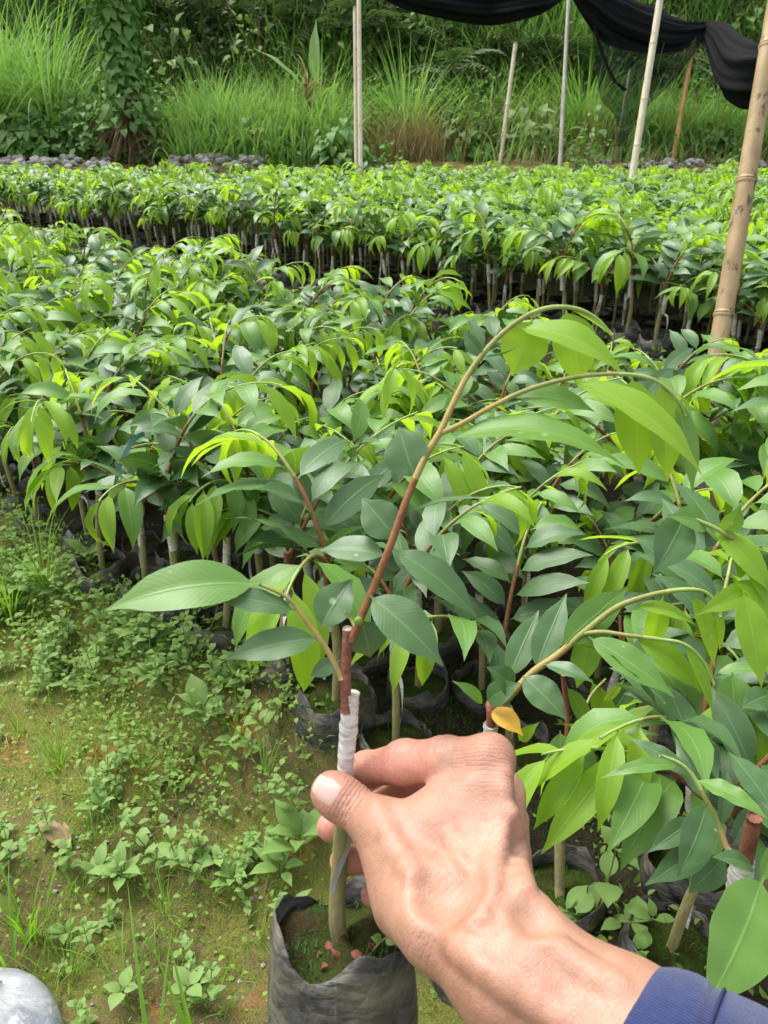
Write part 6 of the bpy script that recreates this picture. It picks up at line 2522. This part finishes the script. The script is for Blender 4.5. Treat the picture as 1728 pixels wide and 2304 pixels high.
disp = np.zeros(len(HV))
# finger creases (narrow grooves across the finger)
def groove(a, b, at, depth, sig, reach):
    global disp
    s, r = seg_info(HV, a, b)
    w = np.exp(-((s - at) / sig) ** 2) * (r < reach)
    disp -= depth * w


LI = np.linalg.norm(IP_ - im2)
groove(im2, IP_, LI, .00040, .0008, .016)
groove(im2, IP_, LI + .0040, .00028, .0007, .016)
groove(im2, IP_, LI * 0.02, .0005, .0012, .0150)
LD = np.linalg.norm(ID - IP_)
groove(IP_, ID, LD, .0004, .0008, .014)
LM_ = np.linalg.norm(MP - MM)
groove(MM, MP, LM_, .0006, .0010, .015)
LR_ = np.linalg.norm(RT - RD)
groove(RD, RT, LR_ * 0.35, .0005, .0009, .013)
# thumb: shallow folds over the joint
sT, rT = seg_info(HV, J_TI, J_TT)
dors = np.clip(HN @ nail_n, 0, 1)
for at in (-.0065, -.0042, -.0018, .0008, .0036):
    disp -= .00038 * np.exp(-((sT - at + 0.0012 * np.sin(HV[:, 0] * 900)) / .0006) ** 2) * (rT < .017) * dors
# nail bed: flatten so that the plate sits in a groove
LT = np.linalg.norm(J_TT - J_TI)
HV = HV + HN * disp[:, None]
wr = np.exp(-((sT - 0.000) / .0075) ** 2) * (rT < .018) * np.clip(HN @ nail_n + 0.2, 0, 1)
wrs = sT * 1000.0
sI, rI = seg_info(HV, IB, IM)
LIM = np.linalg.norm(IM - IB)
mk = np.exp(-((sI - LIM * 1.0) / .016) ** 2) * (rI < .020) * np.clip(HN @ camvec(.2, .5, -.8), 0, 1) * 0.45
wrs = np.where(mk > wr, sI * 1000, wrs)
wr = np.maximum(wr, mk)
sW, rW = seg_info(HV, WR * .5 + WU * .5, F1)
mk = np.exp(-((sW + .004) / .016) ** 2) * 0.22
wrs = np.where(mk > wr, sW * 600, wrs)
wr = np.maximum(wr, mk)
# pink: fingers and thumb side
pk = np.zeros(len(HV))
for a, b in ((IM, IP_), (IP_, IT), (MM, MP), (MP, MT), (RM, RP), (RP, RT), (PM, PP), (PP, PT)):
    s_, r_ = seg_info(HV, a, b)
    L_ = np.linalg.norm(b - a)
    f_ = np.clip((s_ / L_ - (0.35 if a is IM or a is MM or a is RM or a is PM else -0.5)) * 3, 0, 1)
    pk = np.maximum(pk, f_ * (r_ < .0165))
pk = np.maximum(pk, 0.55 * np.clip((sT + 0.004) / .014, 0, 1) * (rT < .016))
pk = np.maximum(pk, 0.30 * np.exp(-((HV - IM) ** 2).sum(1) / .018 ** 2))
# relax the mask
e = np.concatenate([HQ[:, [0, 1]], HQ[:, [1, 2]]])
for _ in range(14):
    s_ = np.zeros(len(HV))
    c_ = np.zeros(len(HV))
    np.add.at(s_, e[:, 0], pk[e[:, 1]])
    np.add.at(c_, e[:, 0], 1)
    np.add.at(s_, e[:, 1], pk[e[:, 0]])
    np.add.at(c_, e[:, 1], 1)
    pk = 0.5 * pk + 0.5 * s_ / np.maximum(c_, 1)
porg = F1.copy()
hm = mesh('person', HV - porg, HQ, [M_SKIN])
for nm, arr in (('pink', pk), ('wrk', wr), ('wrs', wrs)):
    at = hm.attributes.new(nm, 'FLOAT', 'POINT')
    at.data.foreach_set('value', arr.astype(np.float32))
person = link('person', hm, None, 'bare hand and forearm in a blue sleeve pinching the sapling stem between thumb and fingers', 'person')
person.location = porg

# thumbnail: plate laid on the thumb surface
nu, nv = 16, 15
gu = np.linspace(0, 1, nu)
gv = np.linspace(-1, 1, nv)
NVt = []
nuv = []
for u_ in gu:
    for v_ in gv:
        wfac = 0.0090 * (1 - 0.10 * (1 - u_) ** 2) * (1 - 0.16 * max(0, (u_ - 0.8) / 0.2) ** 2)
        L_ = 0.0150
        ux = u_ + (0.16 * (1 - v_ * v_)) * (u_ - 0.5) * 0.9
        p = J_TI + tdir2 * (LT * 0.98 - 0.0072 + ux * L_) + nail_s * (v_ * wfac)
        # march from outside to the skin
        o_ = p + nail_n * 0.03
        hit = None
        for st_ in range(160):
            q_ = o_ - nail_n * (0.0003 * st_)
            ii = np.round((q_ - fld.lo) / RES).astype(int)
            ii = np.clip(ii, 0, np.array(fld.n) - 2)
            g_ = (q_ - fld.lo) / RES
            i0 = np.clip(np.floor(g_).astype(int), 0, np.array(fld.n) - 2)
            fr = g_ - i0
            val = 0.0
            for dx in (0, 1):
                for dy in (0, 1):
                    for dz in (0, 1):
                        val += tot[i0[0] + dx, i0[1] + dy, i0[2] + dz] * (fr[0] if dx else 1 - fr[0]) * (fr[1] if dy else 1 - fr[1]) * (fr[2] if dz else 1 - fr[2])
            if val < 0:
                hit = q_
                break
        if hit is None:
            hit = p
        edge = max(abs(v_), 1 - u_ * 6 if u_ < 0.16 else 0)
        NVt.append(hit + nail_n * (0.00055 - 0.0010 * max(0, edge - 0.72) / 0.28))
        nuv.append((u_, 0.5 + 0.5 * v_))
NVt = np.array(NVt)
# even the plate out: fit a smooth surface
G = NVt.reshape(nu, nv, 3)
for _ in range(5):
    H = G.copy()
    H[1:-1, 1:-1] = 0.5 * G[1:-1, 1:-1] + 0.125 * (G[2:, 1:-1] + G[:-2, 1:-1] + G[1:-1, 2:] + G[1:-1, :-2])
    H[-1, 1:-1] = 0.5 * G[-1, 1:-1] + 0.25 * (G[-1, 2:] + G[-1, :-2])
    G = H
Gt = G.reshape(-1, 3)
tip_lift = np.repeat(np.clip((gu - 0.75) / 0.25, 0, 1), nv)[:, None] * nail_n * 0.0004
Gt = Gt + tip_lift
Gb = Gt - nail_n * 0.0009
fq = grid_faces(nu, nv)
nrm_chk = np.cross(Gt[fq[0, 1]] - Gt[fq[0, 0]], Gt[fq[0, 3]] - Gt[fq[0, 0]]) @ nail_n
if nrm_chk < 0:
    fq = fq[:, ::-1]
ring = [i * nv for i in range(nu)] + [(nu - 1) * nv + j for j in range(1, nv)] + [i * nv + nv - 1 for i in range(nu - 2, -1, -1)] + [j for j in range(nv - 2, 0, -1)]
ring = np.array(ring)
rn = np.roll(ring, -1)
side = np.stack([ring, rn, rn + nu * nv, ring + nu * nv], 1)
if nrm_chk < 0:
    side = side[:, ::-1]
nm_ = mesh('fingernail', np.vstack([Gt, Gb]) - porg, [fq, fq[:, ::-1] + nu * nv, side], [M_NAIL], np.vstack([nuv, nuv]))
link('fingernail', nm_, person)

# sleeve
S0 = px(1408, 2366, .3265)
S1 = px(1456, 2400, .321)
S2 = px(1545, 2460, .313)
S3 = px(1670, 2545, .301)
S4 = px(1900, 2750, .270)
S5 = np.array([0.265, -0.02, 0.585])
S6 = np.array([0.285, -0.22, 0.72])
P = spline([S0, S1, S2, S3, S4, S5, S6], 70)
T, A, B = frames(P)
L = np.concatenate([[0], np.cumsum(np.linalg.norm(np.diff(P, axis=0), axis=1))])
R = np.interp(L, [0, .006, .014, .03, .08, .2, .5], [.0350, .0382, .0402, .0408, .044, .054, .066])
nv = 64
th = np.linspace(0, 2 * np.pi, nv, endpoint=False)
VV = []
for i in range(70):
    w = 1 + np.interp(L[i], [0, 0.02, 0.06], [0.006, 0.024, 0.045]) * (np.sin(3 * th + L[i] * 60) + 0.6 * np.sin(5 * th - L[i] * 110 + 1.0))
    if 0.020 < L[i] < 0.026:
        w = w * 0.966          # stitched hem line
    VV.append(P[i] + R[i] * w[:, None] * (np.outer(np.cos(th), A[i]) + np.outer(np.sin(th), B[i])))
inner = []
for q, f_ in ((0, 0.975), (3, 0.955), (8, 0.94)):
    inner.append(P[q] + (VV[q] - P[q]) * (f_ if q == 0 else f_ * R[0] / R[q] * 1.0))
VV = inner[::-1] + VV
V = np.vstack(VV)
V = np.vstack([V, P[-1]])
j = np.arange(nv)
e0 = (len(VV) - 1) * nv
F = [grid_faces(len(VV), nv, 0, True), np.stack([np.full(nv, len(V) - 1), e0 + j, e0 + (j + 1) % nv], 1)]
uv = np.vstack([np.stack([np.tile(th / 6.283, len(VV)), np.repeat(np.concatenate([[0, 0, 0], L]), nv)], 1), [[0, 1]]])
link('sleeve', mesh('sleeve', V - porg, F, [M_CLOTH], uv), person)

# stitched seam round the cuff
sm = []
i = int(np.searchsorted(L, 0.024))
wv = 1 + np.interp(L[i], [0, 0.02, 0.06], [0.006, 0.024, 0.045]) * (np.sin(3 * th + L[i] * 60) + 0.6 * np.sin(5 * th - L[i] * 110 + 1.0))
ringp = P[i] + (R[i] * wv * 1.002)[:, None] * (np.outer(np.cos(th), A[i]) + np.outer(np.sin(th), B[i]))
ringp = np.vstack([ringp, ringp[:1]])
V, F, uv = tube(ringp, 0.0007, 5, False)
link('seam', mesh('seam', V - porg, F, [plain('seam_thread', (0.014, 0.018, 0.07), 0.9)], uv), person)
